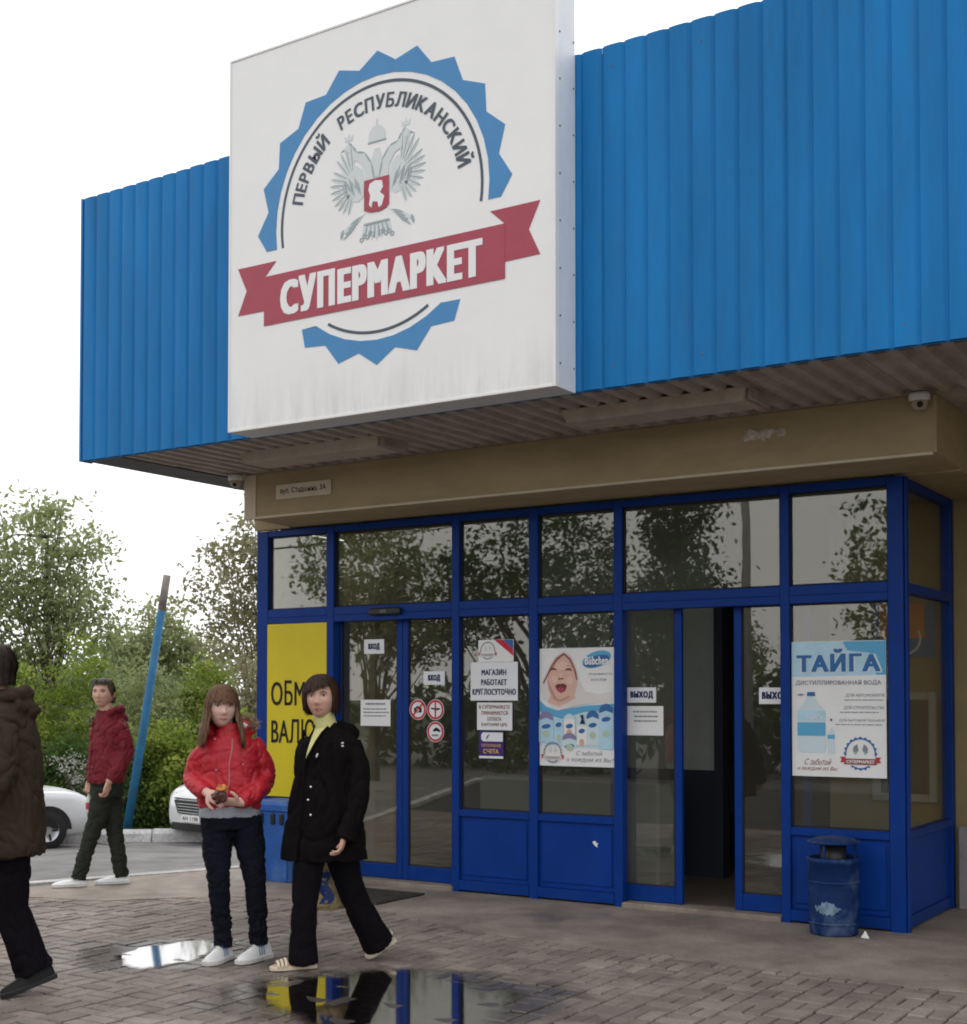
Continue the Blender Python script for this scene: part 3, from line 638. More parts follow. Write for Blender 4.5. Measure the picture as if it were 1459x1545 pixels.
# emblem: two-headed bird, pale print
EX = 2.955; e1 = MB(); e2 = MB()
def leafp(mb, x0, z0, x1, z1, w_, y): 
    d = Vector((x1-x0, z1-z0)); n_ = Vector((-d.y, d.x)).normalized()*w_
    mb.plate([(x0,z0),(x0+d.x*.35+n_.x,z0+d.y*.35+n_.y),(x0+d.x*.8+n_.x*.7,z0+d.y*.8+n_.y*.7),(x1,z1),(x0+d.x*.8-n_.x*.7,z0+d.y*.8-n_.y*.7),(x0+d.x*.35-n_.x,z0+d.y*.35-n_.y)], y)
for s in (-1, 1):
    e1.plate([(EX+s*.105,4.99),(EX+s*.12,5.07),(EX+s*.17,5.11),(EX+s*.235,5.10),(EX+s*.27,5.03),(EX+s*.27,4.94),(EX+s*.23,4.88),(EX+s*.15,4.86),(EX+s*.11,4.89)], y1)
    for k in range(13):
        a = R(82-k*13.2); rx, rz = .205, .27
        x1_, z1_ = EX+s*(.19+rx*math.cos(a)), 5.0+rz*math.sin(a)*(1.0 if k < 4 else .80)
        x0_, z0_ = EX+s*(.19+.05*math.cos(a)), 4.99+.08*math.sin(a)
        leafp(e1, x0_, z0_, x1_, z1_, .017, y1-.0005*(k % 2))
        leafp(e2, x0_+(x1_-x0_)*.05, z0_+(z1_-z0_)*.05, x0_+(x1_-x0_)*.97, z0_+(z1_-z0_)*.97, .0035, y1-.002); leafp(e2, EX+s*(.13+.011*k), 4.90+.012*(k%5), EX+s*(.155+.011*k), 5.0+.012*(k%4), .0035, y1-.002)
    for k in range(6):
        a = R(60-k*24); leafp(e1, EX+s*.15, 4.97, EX+s*(.15+.09*math.cos(a)), 4.97+.10*math.sin(a), .010, y1-.001)
    neck = [(EX+s*.02,4.99),(EX+s*.045,5.1),(EX+s*.10,5.18),(EX+s*.17,5.20),(EX+s*.205,5.25),(EX+s*.235,5.275),(EX+s*.275,5.24),(EX+s*.262,5.20),(EX+s*.235,5.215),(EX+s*.225,5.16),(EX+s*.15,5.13),(EX+s*.10,5.06),(EX+s*.095,4.99)]
    for i in range(5): e1.plate([neck[i],neck[i+1],neck[11-i],neck[12-i]], y1-.001)
    e1.plate([neck[5],neck[6],neck[7]], y1-.001)
    for i in range(5): leafp(e2, *neck[i], *neck[i+1], .006, y1-.003)
    e1.plate([(EX+s*.205,5.285),(EX+s*.265,5.285),(EX+s*.272,5.325),(EX+s*.25,5.308),(EX+s*.235,5.335),(EX+s*.22,5.308),(EX+s*.198,5.325)],y1); e2.plate([(EX+s*.27,5.245),(EX+s*.305,5.225),(EX+s*.268,5.225)],y1)                                   # small crown on each head
    for k in range(4): leafp(e2, EX+s*.12+s*.02*k, 4.76-.02*k, EX+s*(.22+.02*k), 4.72-.03*k, .008, y1-.001)
    leafp(e1, EX+s*.10, 4.77, EX+s*.30, 4.665, .02, y1); leafp(e2, EX+s*.28, 4.70, EX+s*.30, 4.635, .012, y1-.001)
    for k in range(5): e2.ring(EX+s*(.03+.024*k), 4.625-.006*k+.016*(k%2), .009, .017, y1-.001, 0, 360, 8)
e1.plate([(EX-.07,5.238),(EX+.07,5.238),(EX+.065,5.30),(EX+.035,5.335),(EX,5.348),(EX-.035,5.335),(EX-.065,5.30)], y1); e1.rect(EX-.006,EX+.006,5.345,5.385,y1); e1.plate([(EX-.05,5.0),(EX-.045,5.12),(EX-.02,5.19),(EX+.02,5.19),(EX+.045,5.12),(EX+.05,5.0)],y1); e2.rect(EX-.075,EX+.075,5.23,5.24,y1-.001)
for k in range(7): leafp(e1, EX-.09+.03*k, 4.70, EX-.12+.04*k, 4.575+.012*abs(k-3), .013, y1)
for k in range(6): leafp(e2, EX-.075+.03*k, 4.69, EX-.10+.04*k, 4.59+.012*abs(k-2.5), .005, y1-.002)
e2.plate([(EX-.10,4.705),(EX+.10,4.705),(EX+.11,4.69),(EX-.11,4.69)], y1-.002)
em = G_(e1, 'emblem', M_pale, face); G_(e2, 'emblem_lines', M_pale2, em)['kind'] = 'stuff'
G_(MB().plate([(2.852,4.99),(3.056,4.99),(3.056,4.80),(3.03,4.778),(2.975,4.765),(2.90,4.772),(2.852,4.79)], y1-.004), 'shield', M_sred, em)
G_(MB().plate([(2.90,4.96),(2.945,4.975),(3.00,4.965),(3.01,4.92),(2.985,4.89),(3.02,4.86),(3.00,4.80),(2.975,4.79),(2.965,4.83),(2.925,4.84),(2.915,4.80),(2.895,4.82),(2.905,4.88),(2.89,4.92)], y1-.006), 'shield_figure', M_swhite, em)
del e1, e2

# ================================================================== NOTICES ON THE GLASS
M_paper = mat('white_paper', (.74,.74,.73), .6, .3, var=.03); M_card = mat('white_plastic_card', (.72,.73,.75), .4, .4, var=.03)
M_navy = mat('navy_print', (.012,.025,.085), .6, .2); M_gprint = mat('grey_print', (.22,.24,.27), .6, .2); M_rprint = mat('red_print', (.50,.02,.035), .5, .3); M_brown = mat('red_brown_print', (.28,.09,.08), .6, .2)
M_purple = mat('purple_print', (.045,.015,.16), .5, .3); M_gold = mat('gold_print', (.75,.45,.10), .5, .3)
M_sky = mat('pale_blue_print', (.42,.62,.74), .5, .3, var=.1, vscale=8); M_mid = mat('mid_blue_print', (.10,.36,.58), .5, .3); M_deep = mat('deep_blue_print', (.03,.13,.34), .5, .3); M_lav = mat('dull_lavender_print', (.22,.20,.36), .5, .3)
M_pskin = mat('printed_skin', (.66,.42,.34), .6, .2, var=.06, vscale=6); M_ptowel = mat('printed_towel', (.66,.62,.60), .6, .2, var=.05); M_pshade = mat('printed_skin_shade', (.50,.27,.21), .6, .2); M_plight = mat('printed_skin_light', (.71,.49,.41), .6, .2); M_pdark = mat('printed_dark_mouth', (.16,.04,.045), .6, .2); M_peach = mat('peach_print', (.62,.38,.28), .6, .2); M_greenp = mat('pale_green_print', (.42,.52,.40), .6, .2); M_cyan = mat('pale_cyan_print', (.55,.66,.70), .5, .3)
YG = .028
def board(name, label, cat, x0, x1, z0, z1, y=YG, m=None, t=.004, rot=0.0):
    o = MB().rect(x0,x1,z0,z1,y,t).build(name, m or M_paper, bevel=.001); tag(o, label, cat); return o
def lines(mb, x0, x1, zs, h, y, r):
    for z in zs:
        x = x0+r.uniform(0,.06)*(x1-x0); xe = x1-r.uniform(0,.12)*(x1-x0)
        while x < xe:
            w_ = r.uniform(.04,.16)*(x1-x0); mb.rect(x, min(x+w_, xe), z, z+h, y, .001); x += w_+.02*(x1-x0)
def mini_logo(parent, cx, cz, r, y, word=True):
    k = r/1.04
    a = MB()
    for i in range(40):
        p, q = i*9, i*9+9
        if 190 < p+4 < 232 or 307 < p+4 < 350: continue
        ra, rb_ = (1.04,.93) if i % 2 == 0 else (.93,1.04)
        a.plate([(cx+k*.86*math.cos(R(p)),cz+k*.86*math.sin(R(p))),(cx+k*ra*math.cos(R(p)),cz+k*ra*math.sin(R(p))),(cx+k*rb_*math.cos(R(q)),cz+k*rb_*math.sin(R(q))),(cx+k*.86*math.cos(R(q)),cz+k*.86*math.sin(R(q)))], y, .001)
    o = a.build('small_toothed_ring', M_gprint if not word else M_deep, parent)
    b = MB().plate([(cx-k*1.24,cz-k*.2),(cx-k*.9,cz-k*.2),(cx-k*.9,cz-k*.54),(cx-k*1.24,cz-k*.54),(cx-k*1.15,cz-k*.37)], y-.001, .001).plate([(cx+k*1.24,cz-k*.2),(cx+k*.9,cz-k*.2),(cx+k*.9,cz-k*.54),(cx+k*1.24,cz-k*.54),(cx+k*1.15,cz-k*.37)], y-.001, .001)
    b.build('small_ribbon', M_rprint, parent); MB().rect(cx-k,cx+k,cz-k*.66,cz-k*.3,y-.002,.001).build('small_ribbon_field', M_brown if word else M_ptowel, parent)
    text('small_lettering', 'СУПЕРМАРКЕТ', cx-k*.85, cx+k*.85, cz-k*.58, cz-k*.38, y-.0035, M_swhite if word else M_gprint, parent, .03)
    c = MB(); 
    for s in (-1,1):
        for j in range(5): a_ = R(80-j*32); c.plate([(cx+s*k*.12,cz+k*.2),(cx+s*k*(.16+.3*math.cos(a_)),cz+k*(.25+.34*math.sin(a_))),(cx+s*k*(.2+.26*math.cos(a_-.3)),cz+k*(.2+.3*math.sin(a_-.3)))], y, .001)
    c.build('small_emblem', M_ptowel if not word else M_gprint, parent)
r_ = random.Random(3)
# entrance notices sit on the door leaves, just in front of their panes
YD = .108
b = board('door_sign','white ВХОД sign high on the left entrance leaf','sign',1.114,1.328,1.953,2.077,YD,M_card,.006); text('lettering','ВХОД',1.16,1.285,1.982,2.045,YD-.002,M_navy,b,.05)
b = board('door_sign','white ВХОД sign on the right entrance leaf above round stickers','sign',1.744,1.959,1.684,1.796,YD,M_card,.006); text('lettering','ВХОД',1.79,1.915,1.708,1.770,YD-.002,M_navy,b,.05)
b = board('paper_notice','white paper notice with faint lines beside the woman in black','notice',1.078,1.399,1.334,1.558,YD,None,.002); q = MB(); lines(q,1.13,1.36,(1.515,),.016,YD-.002,r_); lines(q,1.10,1.385,(1.475,1.445,1.415),.010,YD-.002,r_); q.build('printed_lines', M_gprint, b)
b = board('door_sign','white ВЫХОД sign on the left leaf of the exit','sign',3.640,3.885,1.539,1.654,YD,M_card,.006); text('lettering','ВЫХОД',3.672,3.862,1.566,1.628,YD-.002,M_navy,b,.05)
b = board('door_sign','white ВЫХОД sign on the right leaf of the exit','sign',4.700,4.945,1.531,1.649,YD,M_card,.006); text('lettering','ВЫХОД',4.722,4.925,1.556,1.622,YD-.002,M_navy,b,.05)
b = board('paper_notice','pale paper notice under the ВЫХОД sign of the left exit leaf','notice',3.64,3.945,1.292,1.513,YD,None,.002); q = MB(); lines(q,3.69,3.92,(1.465,1.43,1.395,),.011,YD-.002,r_); q.build('printed_lines', M_gprint, b)
def round_sticker(cx, cz, r, label, kind):
    o = MB().disc(cx,cz,r,r,YD,32,.003).build('round_sticker', M_card); tag(o, label, 'sticker', 'round ban stickers on the entrance door')
    MB().ring(cx,cz,r*.74,r*.95,YD-.001,0,360,32,.001).build('red_ring', M_rprint, o)
    p = MB()
    if kind == 0:
        p.rect(cx-r*.45,cx+r*.45,cz-r*.28,cz+r*.2,YD-.001,.001).rect(cx-r*.2,cx+r*.15,cz+r*.2,cz+r*.34,YD-.001,.001); p.build('camera_mark', M_ink, o)
        MB().disc(cx,cz-r*.04,r*.18,r*.18,YD-.0025,14,.001).build('lens_mark', M_card, o); MB().plate([(cx-r*.62,cz-r*.5),(cx-r*.5,cz-r*.62),(cx+r*.62,cz+r*.5),(cx+r*.5,cz+r*.62)],YD-.004,.001).build('red_bar', M_rprint, o)
    elif kind == 1:
        p.plate([(cx-r*.55,cz+r*.18),(cx+r*.55,cz+r*.15),(cx+r*.5,cz),(cx+r*.1,cz-r*.05),(cx+r*.1,cz-r*.3),(cx-r*.1,cz-r*.3),(cx-r*.1,cz-r*.02),(cx-r*.5,cz+r*.05)],YD-.001,.001); p.build('animal_mark', M_ink, o)
        MB().rect(cx-r*.08,cx+r*.08,cz-r*.76,cz+r*.76,YD-.0025,.001).build('red_bar', M_rprint, o)
    else:
        p.plate([(cx-r*.35,cz+r*.1),(cx+r*.05,cz+r*.42),(cx+r*.3,cz+r*.35),(cx+r*.62,cz+r*.1),(cx+r*.5,cz-r*.05),(cx+r*.15,cz+r*.08),(cx-r*.1,cz-r*.0)],YD-.001,.001); p.build('surveillance_mark', M_ink, o); MB().rect(cx-r*.42,cx+r*.35,cz-r*.45,cz-r*.25,YD-.001,.001).build('grey_mark', M_gprint, o)
round_sticker(1.686,1.476,.086,'round red-ringed no photography sticker on the entrance door',0)
round_sticker(1.866,1.476,.086,'round red-ringed animal ban sticker with upright bar on the entrance door',1)
round_sticker(1.866,1.293,.086,'round red-ringed surveillance sticker, lowest of three on the entrance door',2)
b = board('hours_notice','white board reading МАГАЗИН РАБОТАЕТ КРУГЛОСУТОЧНО on the glass','notice',2.273,2.72,1.553,1.862,YG-.006,M_card,.006)
for s_, x0, x1, z0, z1 in (('МАГАЗИН',2.38,2.615,1.756,1.806),('РАБОТАЕТ',2.375,2.62,1.676,1.727),('КРУГЛОСУТОЧНО',2.292,2.705,1.598,1.650)): text('lettering',s_,x0,x1,z0,z1,YG-.0085,M_navy,b,.035)
b = board('logo_card','small card with round emblem and red blue corner above the hours board','card',2.344,2.678,1.864,2.042,YG)
mini_logo(b,2.435,1.955,.075,YG-.002,False); MB().plate([(2.50,2.04),(2.58,2.04),(2.675,1.96),(2.675,1.91)],YG-.002,.001).build('red_corner',M_rprint,b); MB().plate([(2.58,2.04),(2.675,2.04),(2.675,1.96)],YG-.002,.001).build('blue_corner',M_deep,b)
b = board('payment_notice','cream notice with red-brown lines on card payment under the hours board','notice',2.331,2.664,1.316,1.537,YG,M_card)
for s_, x0, x1, z in (('В СУПЕРМАРКЕТЕ',2.352,2.645,1.487),('ПРИНИМАЕТСЯ',2.375,2.625,1.438),('ОПЛАТА',2.43,2.565,1.390),('КАРТАМИ ЦРБ',2.375,2.62,1.343)): text('lettering',s_,x0,x1,z,z+.032,YG-.002,M_brown,b,.02)
b = board('top_up_sticker','purple sticker reading СЧЕТА in gold under the payment notice','sticker',2.35,2.583,1.087,1.306,YG,M_purple)
MB().plate([(2.39,1.297),(2.578,1.297),(2.578,1.225),(2.39,1.225),(2.372,1.243),(2.372,1.279)],YG-.002,.001).build('white_field',M_card,b); MB().plate([(2.42,1.24),(2.43,1.27),(2.46,1.285),(2.44,1.265),(2.435,1.25)],YG-.0035,.001).build('feather_mark',M_navy,b); MB().rect(2.352,2.581,1.089,1.108,YG-.002,.001).build('white_strip',M_card,b)
text('lettering','ПОПОЛНЕНИЕ',2.375,2.56,1.180,1.205,YG-.002,M_gold,b,.01); text('lettering','СЧЕТА',2.392,2.54,1.128,1.166,YG-.002,M_gold,b,.03)
# baby-care poster
X0, X1, Z0, Z1 = 2.918, 3.578, 1.045, 1.962
b = board('baby_care_poster','tall poster of a laughing baby in a white towel above bottles','poster',X0,X1,Z0,Z1,YG,M_cyan)
Q = lambda u, v: (X0+(X1-X0)*u, Z1-(Z1-Z0)*v)                      # poster coordinates, v down
def pp(name, pts, m, lv): return MB().plate([Q(*p) for p in pts], YG-.0015*lv, .001).build(name, m, b)
def blob(cx, cy, rx, ry, n_=26, rot=0, sq=1.0): return [(cx+rx*math.copysign(abs(math.cos(6.2832*k/n_))**sq, math.cos(6.2832*k/n_))*math.cos(rot)-ry*math.sin(6.2832*k/n_)*math.sin(rot)*.7, cy+ry*math.sin(6.2832*k/n_)*math.cos(rot)+rx*math.cos(6.2832*k/n_)*math.sin(rot)*1.0) for k in range(n_)]
pp('poster_white', [(0.005,.004),(.995,.004),(.995,.50),(.6,.47),(.3,.5),(.005,.49)], M_paper, 1)
pp('poster_foot', [(0.005,.83),(.995,.86),(.995,.996),(.005,.996)], M_paper, 1)
pp('blue_sweep', [(.0,.44),(.1,.5),(.25,.53),(.6,.49),(.99,.47),(.99,.53),(.6,.54),(.3,.60),(.005,.54)], M_mid, 2)
pp('towel', [(.03,.36),(.03,.28),(.12,.18),(.22,.07),(.33,.025),(.42,.06),(.50,.16),(.53,.27),(.62,.37),(.8,.39),(.96,.37),(.97,.46),(.6,.475),(.25,.53),(.05,.43)], M_ptowel, 3)
pp('baby_face', blob(.315,.27,.20,.205,30,0), M_pskin, 4); pp('baby_neck', [(.16,.38),(.42,.36),(.5,.42),(.27,.50),(.12,.46)], M_pskin, 3.5)
pp('towel_hem', [(.05,.30),(.14,.18),(.24,.08),(.34,.04),(.43,.09),(.50,.20),(.52,.27),(.505,.27),(.47,.18),(.41,.10),(.34,.06),(.25,.10),(.15,.20),(.065,.30)], M_brown, 6)
pp('baby_eye', [(.15,.19),(.17,.172),(.20,.166),(.235,.178),(.24,.19),(.20,.182)], M_pdark, 6); pp('baby_eye', [(.355,.192),(.365,.178),(.40,.17),(.435,.178),(.45,.195),(.40,.186)], M_pdark, 6)
pp('baby_nose', [(.265,.262),(.275,.250),(.295,.256),(.315,.250),(.335,.260),(.325,.268),(.30,.264),(.275,.270)], M_brown, 6); pp('face_shade', [(.115,.26),(.13,.34),(.19,.42),(.27,.465),(.22,.40),(.16,.33)], M_pshade, 5); pp('face_light', blob(.31,.15,.10,.035,20), M_plight, 5); pp('face_light', blob(.42,.275,.05,.035,16), M_plight, 5.2); pp('face_light', blob(.21,.265,.045,.032,16), M_plight, 5.2); pp('face_light', blob(.30,.235,.022,.022,12), M_plight, 5.4); pp('baby_brow', [(.145,.155),(.19,.140),(.245,.150),(.19,.148)], M_pshade, 6); pp('baby_brow', [(.35,.152),(.40,.143),(.46,.160),(.40,.152)], M_pshade, 6); pp('chin_shade', [(.20,.42),(.30,.435),(.41,.405),(.42,.415),(.30,.452),(.19,.432)], M_pshade, 6)
pp('baby_mouth', [(.22,.318),(.27,.303),(.34,.301),(.38,.318),(.355,.362),(.30,.38),(.25,.362)], M_pdark, 6); pp('baby_tongue', blob(.30,.352,.05,.020,16), M_sred, 7)
pp('brand_oval', blob(.77,.10,.19,.068,30,-.16), M_mid, 3); pp('brand_oval_dark', blob(.77,.115,.17,.045,30,-.16), M_deep, 4)
text('lettering','Bübchen',X0+.66*.62,X0+.66*.925,Z1-.917*.145,Z1-.917*.075,YG-.0085,M_swhite,b,.03)
text('lettering','уверенность',X0+.66*.66,X0+.66*.97,Z1-.917*.238,Z1-.917*.213,YG-.003,M_gprint,b,.0); text('lettering','на всю жизнь',X0+.66*.70,X0+.66*.90,Z1-.917*.28,Z1-.917*.258,YG-.003,M_gprint,b,.0)
for cx, w_, top, bot, capm, bodym, ch in ((.095,.20,.54,.80,M_lav,M_sky,.075),(.265,.13,.60,.80,M_cyan,M_sky,.0),(.41,.15,.56,.75,M_cyan,M_paper,.05),(.41,.20,.72,.84,M_lav,M_cyan,.06),(.575,.13,.65,.82,M_cyan,M_paper,.0),(.72,.17,.53,.82,M_deep,M_cyan,.07),(.895,.19,.475,.85,M_deep,M_sky,.075)):
    pp('bottle_print', [(cx-w_/2,bot),(cx-w_/2,top+ch*.8),(cx-w_*.3,top+.01),(cx,top),(cx+w_*.3,top+.01),(cx+w_/2,top+ch*.8),(cx+w_/2,bot)], bodym, 4)
    if ch: pp('bottle_cap_print', [(cx-w_*.48,top+ch),(cx-w_*.45,top+ch*.45),(cx-w_*.25,top+.004),(cx,top-.006),(cx+w_*.25,top+.004),(cx+w_*.45,top+ch*.45),(cx+w_*.48,top+ch),(cx,top+ch*.7)], capm, 5)
    pp('bottle_oval_print', blob(cx,top+ch+.05,w_*.32,.02,14,-.1), M_deep, 5); pp('bottle_label_print', blob(cx,(top+bot)/2+.06,w_*.25,.03,12), M_peach if bodym is M_paper else M_greenp, 5)
pp('pump_print', [(.555,.565),(.60,.565),(.60,.60),(.62,.64),(.55,.64),(.575,.60)], M_navy, 6)
mini_logo(b,X0+.66*.185,Z1-.917*.885,.085,YG-.010,False)
text('lettering','С заботой',X0+.66*.50,X0+.66*.84,Z1-.917*.905,Z1-.917*.865,YG-.003,M_gprint,b,.005,.3); text('lettering','о каждом из Вас!',X0+.66*.37,X0+.66*.985,Z1-.917*.965,Z1-.917*.922,YG-.003,M_gprint,b,.01,.3)
# water poster
X0, X1, Z0, Z1 = 4.975, 5.638, 1.03, 1.968
b = board('water_poster','pale blue ТАЙГА distilled water poster beside the corner post','poster',X0,X1,Z0,Z1,YG)
pp('poster_band', [(.004,.004),(.996,.004),(.996,.252),(.004,.262)], M_sky, 1); pp('poster_band_dark', [(.55,.004),(.996,.004),(.996,.25),(.90,.25),(.84,.09),(.6,.07)], M_mid, 2)
text('lettering_halo','ТАЙГА',X0+.04*.663,X0+.965*.663,Z1-.938*.236,Z1-.938*.05,YG-.0045,M_cyan,b,.075); text('lettering','ТАЙГА',X0+.055*.663,X0+.945*.663,Z1-.938*.227,Z1-.938*.055,YG-.006,M_deep,b,.04)
text('lettering','ДИСТИЛЛИРОВАННАЯ ВОДА',X0+.045*.663,X0+.95*.663,Z1-.938*.328,Z1-.938*.288,YG-.003,M_gprint,b,.015)
for s_, x_, v in (('ДЛЯ АВТОМОБИЛЯ',.58,.415),('ДЛЯ СТРОИТЕЛЬСТВА',.56,.505),('ДЛЯ БЫТОВОЙ ТЕХНИКИ',.51,.595)):
    text('lettering',s_,X0+x_*.663,X0+.98*.663,Z1-.938*v,Z1-.938*(v-.028),YG-.003,M_gprint,b,-.005); q = MB(); lines(q,X0+(x_-.04)*.663,X0+.97*.663,(Z1-.938*(v+.022),),.006,YG-.003,r_); q.build('printed_lines',M_gprint,b)
pp('bottle_print', [(.06,.80),(.06,.53),(.085,.49),(.15,.44),(.165,.41),(.255,.41),(.275,.45),(.34,.50),(.365,.53),(.365,.80),(.34,.825),(.09,.825)], M_cyan, 2); pp('bottle_cap_print', [(.165,.405),(.255,.405),(.25,.375),(.17,.375)], M_deep, 3); pp('bottle_handle_print', blob(.10,.395,.035,.008,12), M_gprint, 3)
pp('bottle_label_print', [(.062,.60),(.363,.60),(.363,.70),(.062,.70)], M_mid, 3); pp('bottle_label_print', [(.062,.515),(.363,.515),(.363,.585),(.062,.585)], M_sky, 3); text('lettering','ТАЙГА',X0+.16*.663,X0+.34*.663,Z1-.938*.578,Z1-.938*.535,YG-.006,M_paper,b,.02)
pp('small_bottle_print', [(.39,.83),(.385,.72),(.40,.66),(.43,.64),(.455,.66),(.46,.83)], M_cyan, 2); pp('small_label_print', [(.385,.69),(.46,.69),(.46,.72),(.385,.72)], M_mid, 3); pp('speck_print', blob(.425,.58,.012,.01,8), M_deep, 3)
mini_logo(b,X0+.73*.663,Z1-.938*.825,.118,YG-.003,True)
text('lettering','С заботой',X0+.14*.663,X0+.42*.663,Z1-.938*.915,Z1-.938*.865,YG-.003,M_brown,b,-.01,.35); text('lettering','о каждом из Вас',X0+.06*.663,X0+.49*.663,Z1-.938*.96,Z1-.938*.925,YG-.003,M_brown,b,-.01,.35)
# address plate, wall poster, framed panel, scraps
b = MB().rect(.74,1.33,3.232,3.352,BY-.012,.008).build('address_plate', M_beige_pale); tag(b, 'pale street address plate at the left end of the beige band', 'sign'); text('lettering','вул. Стадіонна, 3А',.79,1.28,3.262,3.322,BY-.0135,M_ink,b,.01)
b = MB().rect(5.16,5.625,1.885,2.305,1.352,.006).build('wall_poster', M_deep); tag(b, 'blue and orange poster on the yellow wall behind the side glass', 'poster')
M_orange = mat('orange_print', (.62,.20,.02), .5, .3); MB().rect(5.2,5.55,2.03,2.30,1.350,.001).build('orange_field', M_orange, b); MB().ring(5.40,2.03,.11,.125,1.348,200,390,20,.001).build('white_arc', M_paper, b); text('lettering','є',5.36,5.44,1.99,2.05,1.348,M_paper,b,.03)
b = empty('framed_panel',(5.4,1.355,.78)); tag(b, 'grey framed dark panel low on the yellow wall behind the side glass', 'panel')
M_gfr = mat('grey_panel_frame', (.36,.35,.31), .5, .4)
for x0,x1,z0,z1 in ((-.25,-.19,0,.84),(.18,.24,0,.84),(-.189,.179,.78,.84),(-.189,.179,0,.06)): MB().box(x0,x1,-.05,0,z0,z1).build('frame_bar', M_gfr, b, bevel=.008)
MB().box(-.189,.179,-.02,0,.061,.779).build('dark_field', M_in_dado, b)
b = MB().plate([(2.93+.46,.475),(2.93+.485,.485),(2.93+.50,.465),(2.93+.515,.47),(2.93+.50,.45),(2.93+.51,.435),(2.93+.485,.445),(2.93+.475,.455)],.0165,.001).build('paper_scrap', M_paper); tag(b, 'torn white sticker scrap on the blue panel under the baby poster', 'scrap')
b = MB().add([(5.56,-.32,.006),(5.62,-.33,.006),(5.59,-.29,.006),(5.588,-.315,.055)],[(0,1,3),(1,2,3),(2,0,3),(0,2,1)]).build('paper_litter', M_paper); tag(b, 'crumpled white paper scrap on the ground right of the round bin', 'litter')
mt_ = MB(); mt_.box(1.25,2.05,-.93,-.30,.006,.020)
for k in range(9): mt_.box(1.27,2.03,-.915+k*.068,-.88+k*.068,.0205,.026)
tag(mt_.build('door_mat', mat('dark_rubber_mat', (.045,.04,.037), .85, .2, var=.3, vscale=12), bevel=.003), 'dark rubber door mat before the entrance doors', 'mat')
# security cameras under the canopy
def cctv(loc, label, lens):
    o = empty('security_camera', loc); tag(o, label, 'camera', 'dome cameras at the band corners')
    MB().lathe([(.0,.02),(.062,.02),(.066,.0),(.060,-.03)],n=20).build('base', M_white, o, True); MB().ball((0,0,-.035),.052,.052,.05,18,10).build('dome', M_trough, o, True); MB().ball(lens,.02,.02,.02,12,8).build('lens', M_black, o, True)
cctv((6.06,-.66,3.445),'small dome camera under the canopy at the right corner of the beige band',(.012,-.038,-.055)); cctv((.33,-.66,3.445),'small dome camera under the canopy at the left end of the beige band',(.015,-.03,-.06))
o = MB().tube([(6.50,1.33,1.50),(6.42,1.1,1.47),(6.36,.95,1.38),(6.38,.93,1.28)],[.05,.07,.07,.04],12).build('wall_fitting', M_dark_trim, None, True); tag(o, 'dark rounded fitting jutting from the yellow wall at the right edge', 'fitting')

# ------------------------------------------------------------------ litter bins
M_bin = mat('worn_blue_bin', (.004,.024,.105), .5, .2, var=.25, vscale=6, dirt=.85, dirtcol=(.15,.2,.27), dscale=3.2, bump=.2, bscale=30)
M_bin2 = mat('faded_blue_bin', (.012,.085,.33), .5, .4, var=.2, vscale=6, dirt=.75, dirtcol=(.10,.20,.36), dscale=4)
o = empty('litter_bin', (5.36,-.26,.005)); tag(o, 'round dark blue litter bin with raised cap beside the corner post', 'bin', 'blue litter bins by the shop front')
MB().lathe([(0,.0),(.150,.0),(.158,.012),(.160,.06),(.163,.28),(.165,.47),(.172,.475),(.174,.50),(.166,.512),(.152,.508),(.148,.44),(.0,.42)],n=40).build('drum', M_bin, o, True)
for zz in (.07,.34): MB().lathe([(.161,zz),(.169,zz+.004),(.169,zz+.016),(.163,zz+.02)],n=40).build('hoop', M_bin, o, True)
MB().lathe([(.0,.40),(.088,.40),(.085,.60),(.0,.60)],n=24).build('neck', M_black, o, True)
for k in range(3):
    a = 2.1*k+.4; MB().box(-.008,.008,-.008,.008,.49,.61).build('cap_stay', M_bin, o).location = (.14*math.cos(a), .14*math.sin(a), 0)
MB().lathe([(.0,.602),(.160,.600),(.174,.606),(.173,.618),(.13,.636),(.06,.645),(0,.647)],n=40).build('cap', M_bin, o, True)
pt = MB(); N_ = 26; tp = [.235+.03*noise.noise(Vector((k*.55,1,4)))-.05*abs(k-13)/13 for k in range(N_+1)]; bt_ = [.145+.03*noise.noise(Vector((k*.6,7,2)))+.04*(abs(k-13)/13)**2 for k in range(N_+1)]
for k in range(N_): a = -2.05+.042*k; b_ = a+.042; pt.add([(.1668*math.cos(a),.1668*math.sin(a),bt_[k]),(.1668*math.cos(b_),.1668*math.sin(b_),bt_[k+1]),(.1668*math.cos(b_),.1668*math.sin(b_),tp[k+1]),(.1668*math.cos(a),.1668*math.sin(a),tp[k])],[(0,1,2,3)])
pt.build('worn_sticker', mat('worn_pale_sticker', (.16,.24,.33), .6, .3, var=.6, vscale=18), o)
o = empty('litter_bin', (.50,-.22,.005)); tag(o, 'boxy faded blue litter bin with hand slots under the yellow board', 'bin', 'blue litter bins by the shop front')
def rr(hx, hy, c, z): return [Vector((x,y,z)) for x,y in ((-hx+c,-hy),(hx-c,-hy),(hx,-hy+c),(hx,hy-c),(hx-c,hy),(-hx+c,hy),(-hx,hy-c),(-hx,-hy+c))]
MB().loft([rr(.185,.15,.03,0),rr(.195,.158,.03,.30),rr(.205,.165,.03,.60)]).build('tub', M_bin2, o, bevel=.004)
MB().loft([rr(.222,.18,.035,.601),rr(.222,.18,.035,.655),rr(.20,.16,.03,.69)]).build('lid', M_bin2, o, bevel=.006)
for x in (-.11,.02,.12): MB().box(x-.022,x+.022,-.186,-.15,.49,.585).build('hand_slot', M_black, o, bevel=.01)
